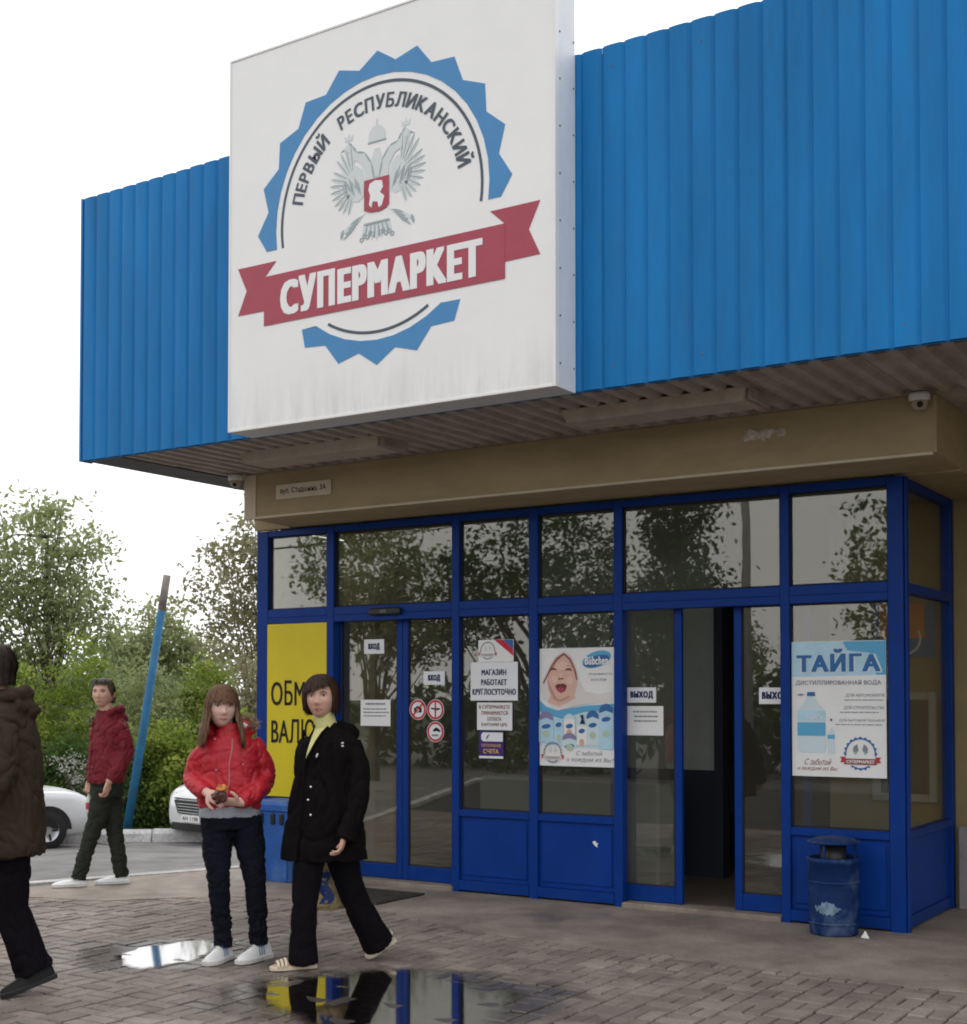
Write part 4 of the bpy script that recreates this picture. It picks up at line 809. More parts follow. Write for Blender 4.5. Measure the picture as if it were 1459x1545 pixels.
for x in (-.16,.16): MB().box(x-.02,x+.02,-.178,-.155,.02,.47).build('rib', M_bin2, o, bevel=.006)
# ================================================================== VEGETATION
M_bark = mat('grey_brown_bark', (.11,.09,.07), .9, .15, var=.3, vscale=14, bump=.5, bscale=30)
M_leafA = leaf_mat('spring_leaves', [(.17,.20,.09),(.28,.32,.15),(.39,.43,.24)])
M_leafB = leaf_mat('brownish_leaves', [(.19,.185,.105),(.29,.275,.16),(.40,.38,.24)])
M_leafC = leaf_mat('fresh_shrub_leaves', [(.075,.125,.022),(.20,.265,.05),(.37,.41,.10)])
M_leafD = leaf_mat('deep_green_leaves', [(.035,.07,.02),(.08,.135,.04),(.14,.195,.065)])
M_leafW = leaf_mat('white_blossom', [(.25,.27,.2),(.42,.42,.38),(.55,.54,.5)])
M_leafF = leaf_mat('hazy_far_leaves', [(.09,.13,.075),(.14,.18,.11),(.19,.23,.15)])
def leaves(name, clumps, n_sub, per, leaf, sub_r, m, parent, seed, shell=.35, kind=None):
    g = np.random.default_rng(seed); C = []; vol = np.array([c[3]*c[4]*c[5] for c in clumps])**.75; vol /= vol.sum()
    cnt = np.maximum(1, (vol*n_sub).astype(int))
    for c, k in zip(clumps, cnt):
        d = g.normal(size=(k,3)); d /= np.linalg.norm(d, axis=1)[:,None]; r = shell+(1-shell)*g.random(k)**.6; r *= g.uniform(.75,1.12,k)
        C.append(np.array(c[:3])+d*r[:,None]*np.array(c[3:6]))
    C = np.concatenate(C); N = len(C)*per; idx = np.repeat(np.arange(len(C)), per)
    srad = sub_r*g.uniform(.5,1.4,len(C)); P = C[idx]+g.normal(size=(N,3))*srad[idx][:,None]*np.array([1,1,.7])
    a = g.normal(size=(N,3)); a /= np.linalg.norm(a, axis=1)[:,None]; b = np.cross(a, g.normal(size=(N,3))); b /= np.linalg.norm(b, axis=1)[:,None]
    L = (leaf*g.uniform(.6,1.35,N))[:,None]; W = L*g.uniform(.4,.62,N)[:,None]
    V = np.stack([P-a*L*.5, P+b*W*.5, P+a*L*.55, P-b*W*.5], 1).reshape(-1,3); Q = np.arange(N*4).reshape(-1,4)
    me = fast_mesh(name, V, Q); at = me.attributes.new('rnd', 'FLOAT', 'POINT')
    val = np.clip(g.beta(2,2,len(C))[idx]*.7+g.random(N)*.3, 0, 1); at.data.foreach_set('value', np.repeat(val, 4).astype(np.float32))
    o = link(name, me, m, parent); 
    if kind: o['kind'] = kind
    return o, C
def tree(name, label, cat, base, trunk_top, clumps, n_sub, per, leaf, sub_r, m, seed, tr=.09, limbs=40, group=None, lean=(0,0)):
    r = random.Random(seed); t = empty(name, base); tag(t, label, cat, group)
    o, C = leaves('crown', clumps, n_sub, per, leaf, sub_r, m, t, seed)
    mb = MB(); H = trunk_top; spine = [Vector((lean[0]*k/6+r.uniform(-.06,.06)*(k>0), lean[1]*k/6+r.uniform(-.06,.06)*(k>0), H*k/6)) for k in range(7)]
    mb.tube(spine, [tr*(1.25-.85*k/6) for k in range(7)], 9)
    for k in range(limbs):
        e = Vector(C[r.randrange(len(C))]); s = spine[r.randrange(1,7)]
        if e.z < s.z-.4: continue
        md = s.lerp(e,.5)+Vector((r.uniform(-.15,.15),r.uniform(-.15,.15),r.uniform(-.05,.2))); w0 = tr*r.uniform(.2,.5)
        mb.tube([s,s.lerp(md,.5)+Vector((0,0,.03)),md,e], [w0,w0*.75,w0*.5,w0*.2], 5)
    mb.build('trunk', M_bark, t, True); return t
G1 = 'trees beyond the road'
tree('tree','loose green tree at the far left, taller than the shrubs below it','tree',(-19.36,13.47,-1),6.6,[(-.4,-.3,5.9,1.7,1.5,1.7),(.5,.3,5.4,1.2,1.2,1.2),(-1.6,-1.0,5.3,1.3,1.3,1.3),(.0,0,7.1,.9,.8,.6),(.9,.5,6.4,.6,.6,.6),(-.4,-.3,4.0,1.8,1.6,1.0),(.9,.6,4.2,1.0,1.0,.8)],430,24,.15,.27,M_leafA,11,.10,70,G1)
tree('tree','brownish thin-leaved tree showing right beside the shop corner','tree',(-14.9,16.4,-1),6.8,[(.2,0,6.6,1.1,1.2,1.3),(-.7,-.4,5.4,1.1,1.1,1.2),(.9,.5,5.2,1.3,1.3,1.4),(-.2,0,3.9,1.5,1.5,1.1),(.9,.6,7.4,.9,.9,.8)],400,24,.14,.25,M_leafB,12,.09,70,G1)
tree('tree','small thin tree top between the two taller trees','tree',(-23.2,20.53,-1),5.4,[(.2,.1,5.0,.6,.6,.7),(.5,.2,4.2,1.1,1.1,.8),(-.7,-.3,3.9,1.0,1.0,.8),(1.4,.9,3.6,1.0,1.0,.9)],230,24,.17,.28,M_leafA,13,.06,30,G1)
tree('tree','green tree cut off by the left picture edge','tree',(-21.0,10.6,-1),6.2,[(0,0,5.6,1.8,1.8,1.5),(.7,.5,4.2,1.6,1.6,1.2)],100,45,.16,.22,M_leafA,14,.1,40,G1)
G2 = 'shrubs along the far side of the road'
SH = [('leafy green shrub behind the person in brown, tall',(-14.3,8.4),3.3,2.3,M_leafC),('tall green shrub rising behind the man in maroon',(-13.2,9.5),3.7,2.2,M_leafC),('olive green shrub right behind the blue pole top half',(-11.5,9.4),3.4,1.9,M_leafA),
      ('tall yellow-green shrub left of the girl in red',(-11.3,10.8),3.4,2.0,M_leafC),('brown-green shrub between the girl and the shop corner',(-9.7,10.7),3.4,1.7,M_leafB),('bright low shrub right of the blue pole foot',(-9.75,8.3),2.2,1.5,M_leafC),
      ('low green shrub behind the silver car bonnet',(-11.6,7.6),1.8,1.5,M_leafD),('bright shrub just left of the girl, above the white car',(-9.0,9.3),2.3,1.5,M_leafC),('low dark shrub right behind the blue pole foot',(-10.4,7.75),1.7,1.4,M_leafD),('low dark shrub at the left edge behind the silver car',(-12.8,7.0),1.9,1.7,M_leafD)]
for i, (lb, (x, y), h, wd, m) in enumerate(SH):
    tree('shrub', lb, 'shrub', (x,y,-1), h*.6, [(0,0,h*.55,wd*.5,wd*.5,h*.42),(wd*.3,.1,h*.35,wd*.42,wd*.42,h*.33),(-wd*.3,-.1,h*.38,wd*.42,wd*.42,h*.35),(0,0,h*.82,wd*.3,wd*.3,h*.2)], 230, 46, .092, .15, m, 40+i, .035, 22, G2)
tree('shrub','white flowering shrub beside the man in maroon','shrub',(-10.75,7.0,-1),1.2,[(0,0,1.3,.4,.4,.35),(.2,.1,.9,.35,.35,.35)],26,22,.06,.09,M_leafW,60,.02,12,G2)
far = []
g = random.Random(5)
for k in range(46): far.append((-60+g.uniform(-34,34), 54+g.uniform(-20,20)+k*0, g.uniform(.5,2.6), g.uniform(3,6), g.uniform(3,6), g.uniform(1.5,2.8)))
o, _ = leaves('distant_wood', far, 700, 26, .75, .8, M_leafF, None, 70, kind='stuff'); tag(o, 'hazy far-off wood low behind the trees', 'wood')
# trees across the plaza (behind the photographer), mirrored in the glass and puddles
G3 = 'trees across the plaza'
def mirror_tree(lb, x, y, cl, seed, m=M_leafD, hh=6): tree('tree', lb, 'tree', (x,y,-1), hh, cl, 200, 40, .17, .30, m, seed, .16, 40, G3)
mirror_tree('broad tree across the plaza mirrored in the middle panes',-10.2,-22,[(0,0,6.2,2.6,2.2,1.8),(1.6,0,5,1.9,1.8,1.6),(-1.8,0,5.2,1.8,1.8,1.6)],81)
mirror_tree('tall narrow poplar across the plaza mirrored left of the pole',-6.5,-23,[(0,0,4.5,1.1,1.1,2.6),(0,0,7.6,.9,.9,1.9)],82,hh=8)
mirror_tree('broad tree across the plaza mirrored in the corner pane',-.6,-24,[(0,0,5.4,2.0,2.0,2.2),(1.5,0,6.5,1.7,1.7,1.4),(.6,0,3.6,2.4,2.2,1.4)],83)
mirror_tree('leaning tree across the plaza mirrored above the entrance',-15.0,-21,[(0,0,6,2.2,2.2,2.2),(1.3,0,4.4,2.0,2,1.3)],84,M_leafA)
mirror_tree('low spreading tree across the plaza mirrored above the exit',-8.3,-26,[(0,0,4.2,1.9,1.9,1.6),(1.4,0,3.6,1.6,1.6,1.2)],85,M_leafA,4)
hd = [(x+g.uniform(-1,1), -31+g.uniform(-2,2), g.uniform(-.2,1.4), 2.3, 1.6, g.uniform(1.2,2.3)) for x in range(-46, 16, 2)]
o, _ = leaves('hedge_bank', hd, 560, 26, .42, .5, M_leafD, None, 90, kind='stuff'); tag(o, 'dense green bank across the plaza seen in the glass', 'bank')
M_conc_pole = mat('concrete_pole', (.30,.28,.26), .85, .2, var=.2)
up = empty('utility_pole', (-4.7,-23.2,-1)); tag(up, 'concrete utility pole across the plaza mirrored above the exit', 'pole')
MB().tube([(0,0,0),(0,0,9.2)],[.14,.09],12).build('mast', M_conc_pole, up, True); MB().box(-.9,.9,-.05,.05,8.2,8.3).build('cross_arm', M_conc_pole, up)
for k, x in enumerate((-.8,0,.8)): MB().tube([(x-26,-3,7.6),(x-13,-1.5,7.6),(x,0,8.35),(x+13,1.5,7.6),(x+26,3,7.9)],.018,5).build('wire', M_black, up)
# blue leaning pole
M_pole = mat('weathered_blue_paint', (.018,.125,.25), .6, .3, var=.2, vscale=5, dirt=.5, dirtcol=(.09,.08,.07), dscale=6, bump=.2); M_rust = mat('bare_rusty_steel', (.22,.19,.17), .8, .2, var=.3, vscale=8)
lp = empty('leaning_pole', (-9.03,6.65,-.95)); tag(lp, 'leaning blue painted pole with bare grey top behind the man', 'pole')
top = Vector((-8.36,6.94,3.62))-Vector((-9.03,6.65,-.95)); MB().tube([(0,0,0),top*.45+Vector((.015,0,0)),top*.87],[.074,.070,.066],14).build('shaft', M_pole, lp, True); MB().tube([top*.8705,top],[.067,.062],14).build('bare_top', M_rust, lp, True)

# ================================================================== CARS
M_cwhite = mat('white_car_paint', (.78,.78,.78), .22, .5, coat=.5); M_csilver = mat('silver_car_paint', (.60,.61,.62), .3, .5, coat=.4); M_tyre = mat('tyre_rubber', (.02,.02,.021), .8, .2); M_rim = mat('alloy_rim', (.45,.46,.47), .35, .5, metal=.8); M_cglass = mat('car_window', (.02,.025,.03), .08, .6); M_lamp = mat('lamp_glass', (.20,.21,.23), .10, .6); M_chrome = mat('chrome', (.6,.6,.6), .15, .5, metal=1); M_redl = mat('red_lamp', (.35,.01,.01), .2, .5)
def car(loc, rz, label, paint, ST, rim_n, front):
    t = empty('parked_car', loc, rz); tag(t, label, 'car', 'cars on the road')
    def sec(s):
        x, w_, zb, zbelt, zt, wt = s; zm = (zb+zbelt)/2
        h = [(w_*.82,zb),(w_*.97,zb+.07),(w_,zm),(w_*.985,zbelt-.10),(w_*.95,zbelt),((w_*.92+wt)/2,(zbelt+zt)/2+.02*(zt-zbelt)),(wt,zt-.03),(wt*.82,zt),(wt*.35,zt+.015)]
        return [Vector((x,-y,z)) for y, z in h]+[Vector((x,y,z)) for y, z in h[::-1]]
    rings = []
    for i in range(len(ST)-1):
        for k in range(4):
            u = k/4; p = [ST[max(i-1,0)],ST[i],ST[i+1],ST[min(i+2,len(ST)-1)]]
            rings.append(sec([.5*(2*p[1][j]+(p[2][j]-p[0][j])*u*.8+(2*.8*p[0][j]-(6-.8)*p[1][j]+(6-2*.8)*p[2][j]-.8*p[3][j])*u*u+(-.8*p[0][j]+(4-.8)*p[1][j]+(.8-4)*p[2][j]+.8*p[3][j])*u**3) for j in range(6)]))
    rings.append(sec(ST[-1]))
    MB().loft(rings).build('body', paint, t, True)
    Lh = ST[-1][0]; 
    for x in (-Lh*.66, Lh*.64):
        for s in (-1, 1):
            wv = empty('wheel', (x, s*ST[3][1]*.90, .30), 0, t); 
            prof = [(.17,-.10),(.27,-.10),(.298,-.075),(.30,0),(.298,.075),(.27,.10),(.17,.10)]
            a = MB().lathe(prof, n=28); a.v = [(x_,z_,y_) for x_,y_,z_ in a.v]; a.build('tyre', M_tyre, wv, True)
            q = MB().lathe([(0,.085),(.05,.09),(.175,.075),(.185,.10),(.17,.09)], n=24); q.v = [(x_,z_*s,y_) for x_,y_,z_ in q.v]; q.build('rim', M_rim, wv, True)
            sp_ = MB()
            for k in range(rim_n): aa = 6.2832*k/rim_n; sp_.tube([(.06*math.cos(aa),s*.088,.06*math.sin(aa)),(.15*math.cos(aa),s*.083,.15*math.sin(aa))],.018,5)
            sp_.build('spokes', M_tyre, wv)
            ar = MB(); n_ = 14; yo = s*(ST[3][1]+.004)
            ar.add([(x,yo,.33)]+[(x+.37*math.cos(math.pi*k/n_),yo,.30+.37*math.sin(math.pi*k/n_)) for k in range(n_+1)], [(0,k+1,k+2) for k in range(n_)]); ar.build('wheel_arch', M_tyre, t)
    return t, sec, rings
HB = [(-1.97,.68,.42,.78,.84,.58),(-1.86,.79,.26,.92,1.18,.57),(-1.55,.84,.20,.96,1.40,.56),(-.60,.86,.18,.95,1.47,.58),(.15,.86,.18,.93,1.44,.57),(.98,.855,.18,.92,1.00,.64),(1.5,.845,.18,.90,.97,.62),(1.82,.80,.18,.83,.90,.58),(1.94,.745,.22,.72,.78,.54),(1.985,.67,.30,.64,.68,.48)]
rzf = math.atan2(-.97, -.21)
t, sec, rg_ = car((-6.84,8.39,-.75), rzf, 'white hatchback with dark grille parked behind the girl in red', M_cwhite, HB, 7, 1)
def cb(x0,x1,y0,y1,z0,z1,name,m,b=.01): return MB().box(x0,x1,y0,y1,z0,z1).build(name,m,t,bevel=b)
MB().add([(1.96,-.38,.47),(1.96,.38,.47),(1.94,.50,.68),(1.94,-.50,.68),(2.012,-.38,.47),(2.012,.38,.47),(2.004,.50,.68),(2.004,-.50,.68)],[(4,5,6,7),(0,4,7,3),(1,2,6,5),(3,7,6,2),(0,1,5,4)]).build('grille', M_black, t)
for k in range(4): cb(2.0,2.022-.003*k,-.36-.022*k,.36+.022*k,.485+.045*k,.497+.045*k,'grille_bar',M_chrome,.003)
for s in (-1,1):
    MB().ball((1.76,s*.645,.765),.20,.085,.06,14,8,rot=Matrix.Rotation(s*-.62,3,'Z')).build('headlight', M_lamp, t, True); MB().ball((1.86,s*.52,.36),.07,.12,.07,12,7).build('fog_lamp', M_black, t, True); MB().ball((.80,s*.92,1.0),.05,.08,.055,10,7).build('wing_mirror', M_black, t, True)
cb(1.93,2.004,-.58,.58,.20,.32,'lower_intake',M_black); cb(1.95,2.008,-.50,.50,.70,.716,'bonnet_gap',M_black,.003)
pl_ = cb(2.005,2.024,-.26,.26,.345,.455,'number_plate',M_white,.002); q = text_into(MB(),'АН 1198',-.22,.22,.367,.433,0,.02); q.v = [(2.0255,x,z) for x,y,z in q.v]; q.build('plate_lettering', M_ink, pl_)
MB().add([(.975,-.62,1.015),(.975,.62,1.015),(.20,.52,1.435),(.20,-.52,1.435)],[(0,1,2,3)]).build('windscreen', M_cglass, t).location = (.012,0,.014)
for s in (-1,1): MB().add([(.75,s*.862,.97),(-1.45,s*.862,1.0),(-1.2,s*.65,1.36),(.15,s*.65,1.38)],[(0,1,2,3) if s<0 else (3,2,1,0)]).build('side_window', M_cglass, t)
SD = [(-2.15,.70,.38,.78,.86,.60),(-2.0,.80,.26,.88,.95,.62),(-1.5,.84,.20,.92,.98,.64),(-1.05,.85,.18,.92,1.22,.55),(-.4,.855,.18,.92,1.40,.53),(.3,.855,.18,.91,1.39,.53),(1.15,.85,.18,.88,.94,.64),(1.7,.835,.18,.84,.90,.64),(1.98,.79,.20,.77,.82,.60),(2.08,.73,.26,.68,.72,.55),(2.12,.66,.34,.60,.64,.48)]
t, sec, rg_ = car((-9.62,3.54,-.74), math.atan2(.944,.319), 'silver saloon car half hidden behind the person in brown', M_csilver, SD, 5, 1)
cb(2.09,2.14,-.62,.62,.34,.46,'bumper_strip',M_dark_trim)
for s in (-1,1): MB().ball((1.88,s*.62,.655),.16,.09,.055,12,8,rot=Matrix.Rotation(s*-.5,3,'Z')).build('headlight', M_lamp, t, True); MB().add([(.95,s*.862,.95),(-1.2,s*.862,.96),(-.75,s*.66,1.32),(.3,s*.66,1.33)],[(0,1,2,3) if s<0 else (3,2,1,0)]).build('side_window', M_cglass, t)
MB().add([(1.13,-.6,.955),(1.13,.6,.955),(.36,.49,1.375),(.36,-.49,1.375)],[(0,1,2,3)]).build('windscreen', M_cglass, t).location = (.012,0,.014)
bay = [( -6.7+ux*math.cos(rzf)-uy*math.sin(rzf), 8.48+ux*math.sin(rzf)+uy*math.cos(rzf)) for ux, uy in ((-3,-1.5),(3,-1.5),(3,1.5),(-3,1.5))]
tag(MB().slab(bay, -1.05, -.765).build('parking_bay', M_asph), 'asphalt bay under the white hatchback', kind='structure')
# ================================================================== PEOPLE
# local frame of each person: x to the right and y away as seen from the photographer, z up; phi = 0 faces the photographer
M_skin = mat('skin', (.64,.41,.33), .5, .35, var=.06, vscale=25); M_skin2 = mat('ruddy_skin', (.55,.32,.24), .5, .35, var=.08, vscale=25)
M_eyew = mat('eye_white', (.60,.57,.54), .3, .4); M_iris = mat('dark_iris', (.03,.03,.035), .2, .5); M_lip = mat('lips', (.40,.14,.12), .45, .4); M_brow = mat('brow_hair', (.07,.045,.03), .8, .2)
def hair_mat(name, c1, c2):
    m = mat(name, c1, .62, .18); n = m.node_tree; b = n.nodes['Principled BSDF']; tc = n.nodes.new('ShaderNodeTexCoord'); mp = n.nodes.new('ShaderNodeMapping'); mp.inputs['Scale'].default_value = (90,90,3)
    t = n.nodes.new('ShaderNodeTexNoise'); t.inputs['Scale'].default_value = 1.5; t.inputs['Detail'].default_value = 3; n.links.new(tc.outputs['Object'], mp.inputs[0]); n.links.new(mp.outputs[0], t.inputs[0])
    x = n.nodes.new('ShaderNodeMix'); x.data_type = 'RGBA'; x.inputs[6].default_value = (*c1,1); x.inputs[7].default_value = (*c2,1); r = n.nodes.new('ShaderNodeMapRange'); r.inputs[1].default_value = .35; r.inputs[2].default_value = .65
    n.links.new(t.outputs[0], r.inputs[0]); n.links.new(r.outputs[0], x.inputs[0]); n.links.new(x.outputs[2], b.inputs['Base Color'])
    bp = n.nodes.new('ShaderNodeBump'); bp.inputs['Strength'].default_value = .6; bp.inputs['Distance'].default_value = .004; n.links.new(t.outputs[0], bp.inputs['Height']); n.links.new(bp.outputs[0], b.inputs['Normal']); return m
M_hairG = hair_mat('light_brown_hair', (.085,.043,.024), (.19,.105,.06)); M_hairW = hair_mat('dark_brown_hair', (.018,.009,.007), (.055,.028,.02)); M_hairM = hair_mat('short_brown_hair', (.07,.048,.03), (.16,.115,.075)); M_hairD = hair_mat('short_dark_hair', (.02,.014,.012), (.05,.035,.028))
def cloth(name, col, rough=.8, var=.15, bump=.25, bs=160, spec=.2): return mat(name, col, rough, spec, var=var, vscale=9, bump=bump, bscale=bs)
M_redj = cloth('red_quilted_nylon', (.40,.012,.022), .5, .18, .15, 60, .35); M_jean = cloth('dark_denim', (.008,.009,.015), .9, spec=.1); M_grey = cloth('grey_jersey', (.30,.32,.36)); M_fur = cloth('tan_fur', (.30,.22,.15), .9, .35); M_blackc = cloth('black_wool', (.0055,.0045,.0045), .95, spec=.08); M_blackt = cloth('black_trousers', (.006,.005,.007), .95, spec=.08); M_yel = cloth('pale_yellow_knit', (.62,.58,.26), .85, .08, .4, 220); M_maroon = cloth('maroon_softshell', (.145,.012,.020), .7, .2); M_olive = cloth('dark_olive_cotton', (.026,.029,.022), .9, spec=.1); M_brownj = cloth('dark_brown_canvas', (.040,.029,.019), .9, spec=.1); M_shoe = mat('white_leather', (.72,.72,.71), .45, .4, var=.05, vscale=20); M_sole = mat('white_rubber_sole', (.58,.57,.55), .7, .2, var=.1); M_blackleather = mat('black_leather', (.008,.007,.007), .55, .2); M_cream = mat('cream_leather', (.62,.53,.40), .5, .4, var=.08, vscale=20); M_tan = mat('tan_sole', (.30,.20,.12), .7, .2); M_stripe = mat('shoe_stripe_blue', (.05,.12,.25), .5, .3)
def er(c, rx, ry, phi, n=28, tilt=0.0, pw=2.35):
    L = Vector((math.cos(phi), math.sin(phi), 0)); Fv = Vector((math.sin(phi), -math.cos(phi), 0)); out = []
    for k in range(n):
        a = 2*math.pi*k/n; ca, sa = math.cos(a), math.sin(a); q = (abs(ca)**pw+abs(sa)**pw)**(-1/pw)
        out.append(Vector(c)+L*rx*ca*q+Fv*ry*sa*q+Vector((0,0,tilt*sa*ry)))
    return out
def chain(pts, rad, sub=4):                                 # smooth path through joints
    P = [Vector(p) for p in pts]; out = []; rr_ = []
    for i in range(len(P)-1):
        p0, p1, p2, p3 = P[max(i-1,0)], P[i], P[i+1], P[min(i+2,len(P)-1)]
        for k in range(sub):
            t = k/sub; out.append(.5*((2*p1)+(p2-p0)*t+(2*p0-5*p1+4*p2-p3)*t*t+(3*p1-p0-3*p2+p3)*t**3)); rr_.append(rad[i]+(rad[i+1]-rad[i])*t)
    return out+[P[-1]], rr_+[rad[-1]]
def limb(mb, pts, rad, n=16, sub=4):
    p, r = chain(pts, rad, sub); mb.tube(p, r, n); return mb
def folds(amp, sc=11, seed=0, zst=.6):
    o_ = Vector((seed*3.1, seed*1.7, seed)); 
    def f(p):
        q = Vector((p.x*sc, p.y*sc, p.z*sc*zst))+o_; a = noise.noise(q+Vector((noise.noise(q*.7), 0, noise.noise(q*.6+o_)))*1.2)
        q2 = q+Vector((noise.noise(q*.8),noise.noise(q*.8+o_),noise.noise(q*.9-o_)))*.8; b = (1-abs(noise.noise(q2*.9+o_)))**7; b2 = (1-abs(noise.noise(q2*1.9-o_)))**6; return amp*(a*.9-b*1.5-b2*.7+.3)
    return f
SG = lambda x, c, s: math.exp(-((x-c)/s)**2)
def head_point(th, t, f=1.0):
    z = -math.cos(t)*.118; s = max(math.sin(t), 0)**.82; lo = max(-z/.118, 0)
    ax = .074*(1-.28*lo**2.0)*f; cf = math.cos(th); ay = .093 if cf > 0 else .100*(1-.5*lo**1.3)
    x, y = ax*s*math.sin(th), ay*s*cf
    if cf > 0:
        fr = cf**.6
        y += fr*(.012*SG(z,-.10,.025)*SG(x,0,.03) + .004*SG(z,.028,.012) - .009*SG(z,.010,.014)*(SG(x,.031,.016)+SG(x,-.031,.016)) + .004*SG(z,-.022,.02)*(SG(x,.045,.02)+SG(x,-.045,.02))
            + .021*SG(x,0,.0095+.004*SG(z,-.035,.015))*(SG(z,-.03,.014)+.55*SG(z,-.008,.018)) + .006*SG(z,-.064,.010)*SG(x,0,.022) - .005*SG(z,-.0655,.0028)*SG(x,0,.022))
    return Vector((x, y, z))
def head_frame(c, phi, nod=0.0, roll=0.0, sc=(1.17,1.10,1.03)):
    L = Vector((math.cos(phi), math.sin(phi), 0)); Fv = Vector((math.sin(phi), -math.cos(phi), 0)); U = Vector((0,0,1))
    m = Matrix((L, Fv, U)).transposed() @ Matrix.Rotation(nod,3,'X') @ Matrix.Rotation(roll,3,'Y') @ Matrix.Diagonal(sc); c = Vector(c)
    return lambda p: c+m @ Vector(p)
def face_y(x, z):
    t = math.acos(max(-1,min(1,-z/.118))); s = max(math.sin(t),.01)**.82; lo = max(-z/.118,0); ax = .074*(1-.28*lo**2.0)
    th = math.asin(max(-1,min(1,x/(ax*s)))); return head_point(th, t).y
def head(mb, T, ears=True):
    nt_, nr = 56, 48
    rows = [[T(head_point(2*math.pi*k/nt_, math.pi*(i+.35)/(nr-.3))) for k in range(nt_)] for i in range(nr)]
    mb.loft([r[::-1] for r in rows])
    if ears:
        for s in (-1,1): mb.ball(T((s*.077,-.008,-.008)), .011, .018, .030, 10, 8)
def face_parts(T, par, lipw=.024, mouth_open=0.0, browm=None, eye_open=1.0):
    for s in (-1,1):
        x, z = s*.031, .010; y = face_y(x, z)
        e = MB().ball(T((x,y-.0035,z)), .0145, .007, .0070*eye_open, 12, 8).build('eye', M_eyew, par, True); MB().ball(T((x,y+.0015,z)), .0062, .004, .0062*eye_open, 10, 7).build('iris', M_iris, e, True)
        MB().tube([T((x-.015,face_y(x-.015,z+.007)+.003,z+.004)),T((x,y+.006,z+.0095)),T((x+.015,face_y(x+.015,z+.007)+.003,z+.004))],[.0012,.0022,.0012],6).build('eyelid_line', browm or M_brow, e, True)
        MB().tube([T((s*.014,face_y(s*.014,.027)+.002,.026)),T((s*.03,face_y(s*.03,.031)+.003,.032)),T((s*.048,face_y(s*.048,.026)+.002,.026))],[.0022,.003,.0014],6).build('eyebrow', browm or M_brow, par, True)
    y = face_y(0,-.0655); pts = []
    up = MB(); up.tube([T((-lipw,face_y(-lipw,-.066)+.000,-.066)),T((-lipw*.4,y+.0025,-.0615)),T((0,y+.003,-.0625)),T((lipw*.4,y+.0025,-.0615)),T((lipw,face_y(lipw,-.066),-.066))],[.0015,.0038,.0034,.0038,.0015],8)
    up.tube([T((-lipw,face_y(-lipw,-.0665),-.0667)),T((0,y+.003,-.0705-mouth_open)),T((lipw,face_y(lipw,-.0665),-.0667))],[.0015,.0048,.0015],8)
    up.build('lips', M_lip, par, True)
    if mouth_open: MB().ball(T((0,y-.001,-.0665-mouth_open*.4)),lipw*.6,.004,mouth_open*.7,10,6).build('open_mouth', M_pdark, par, True)
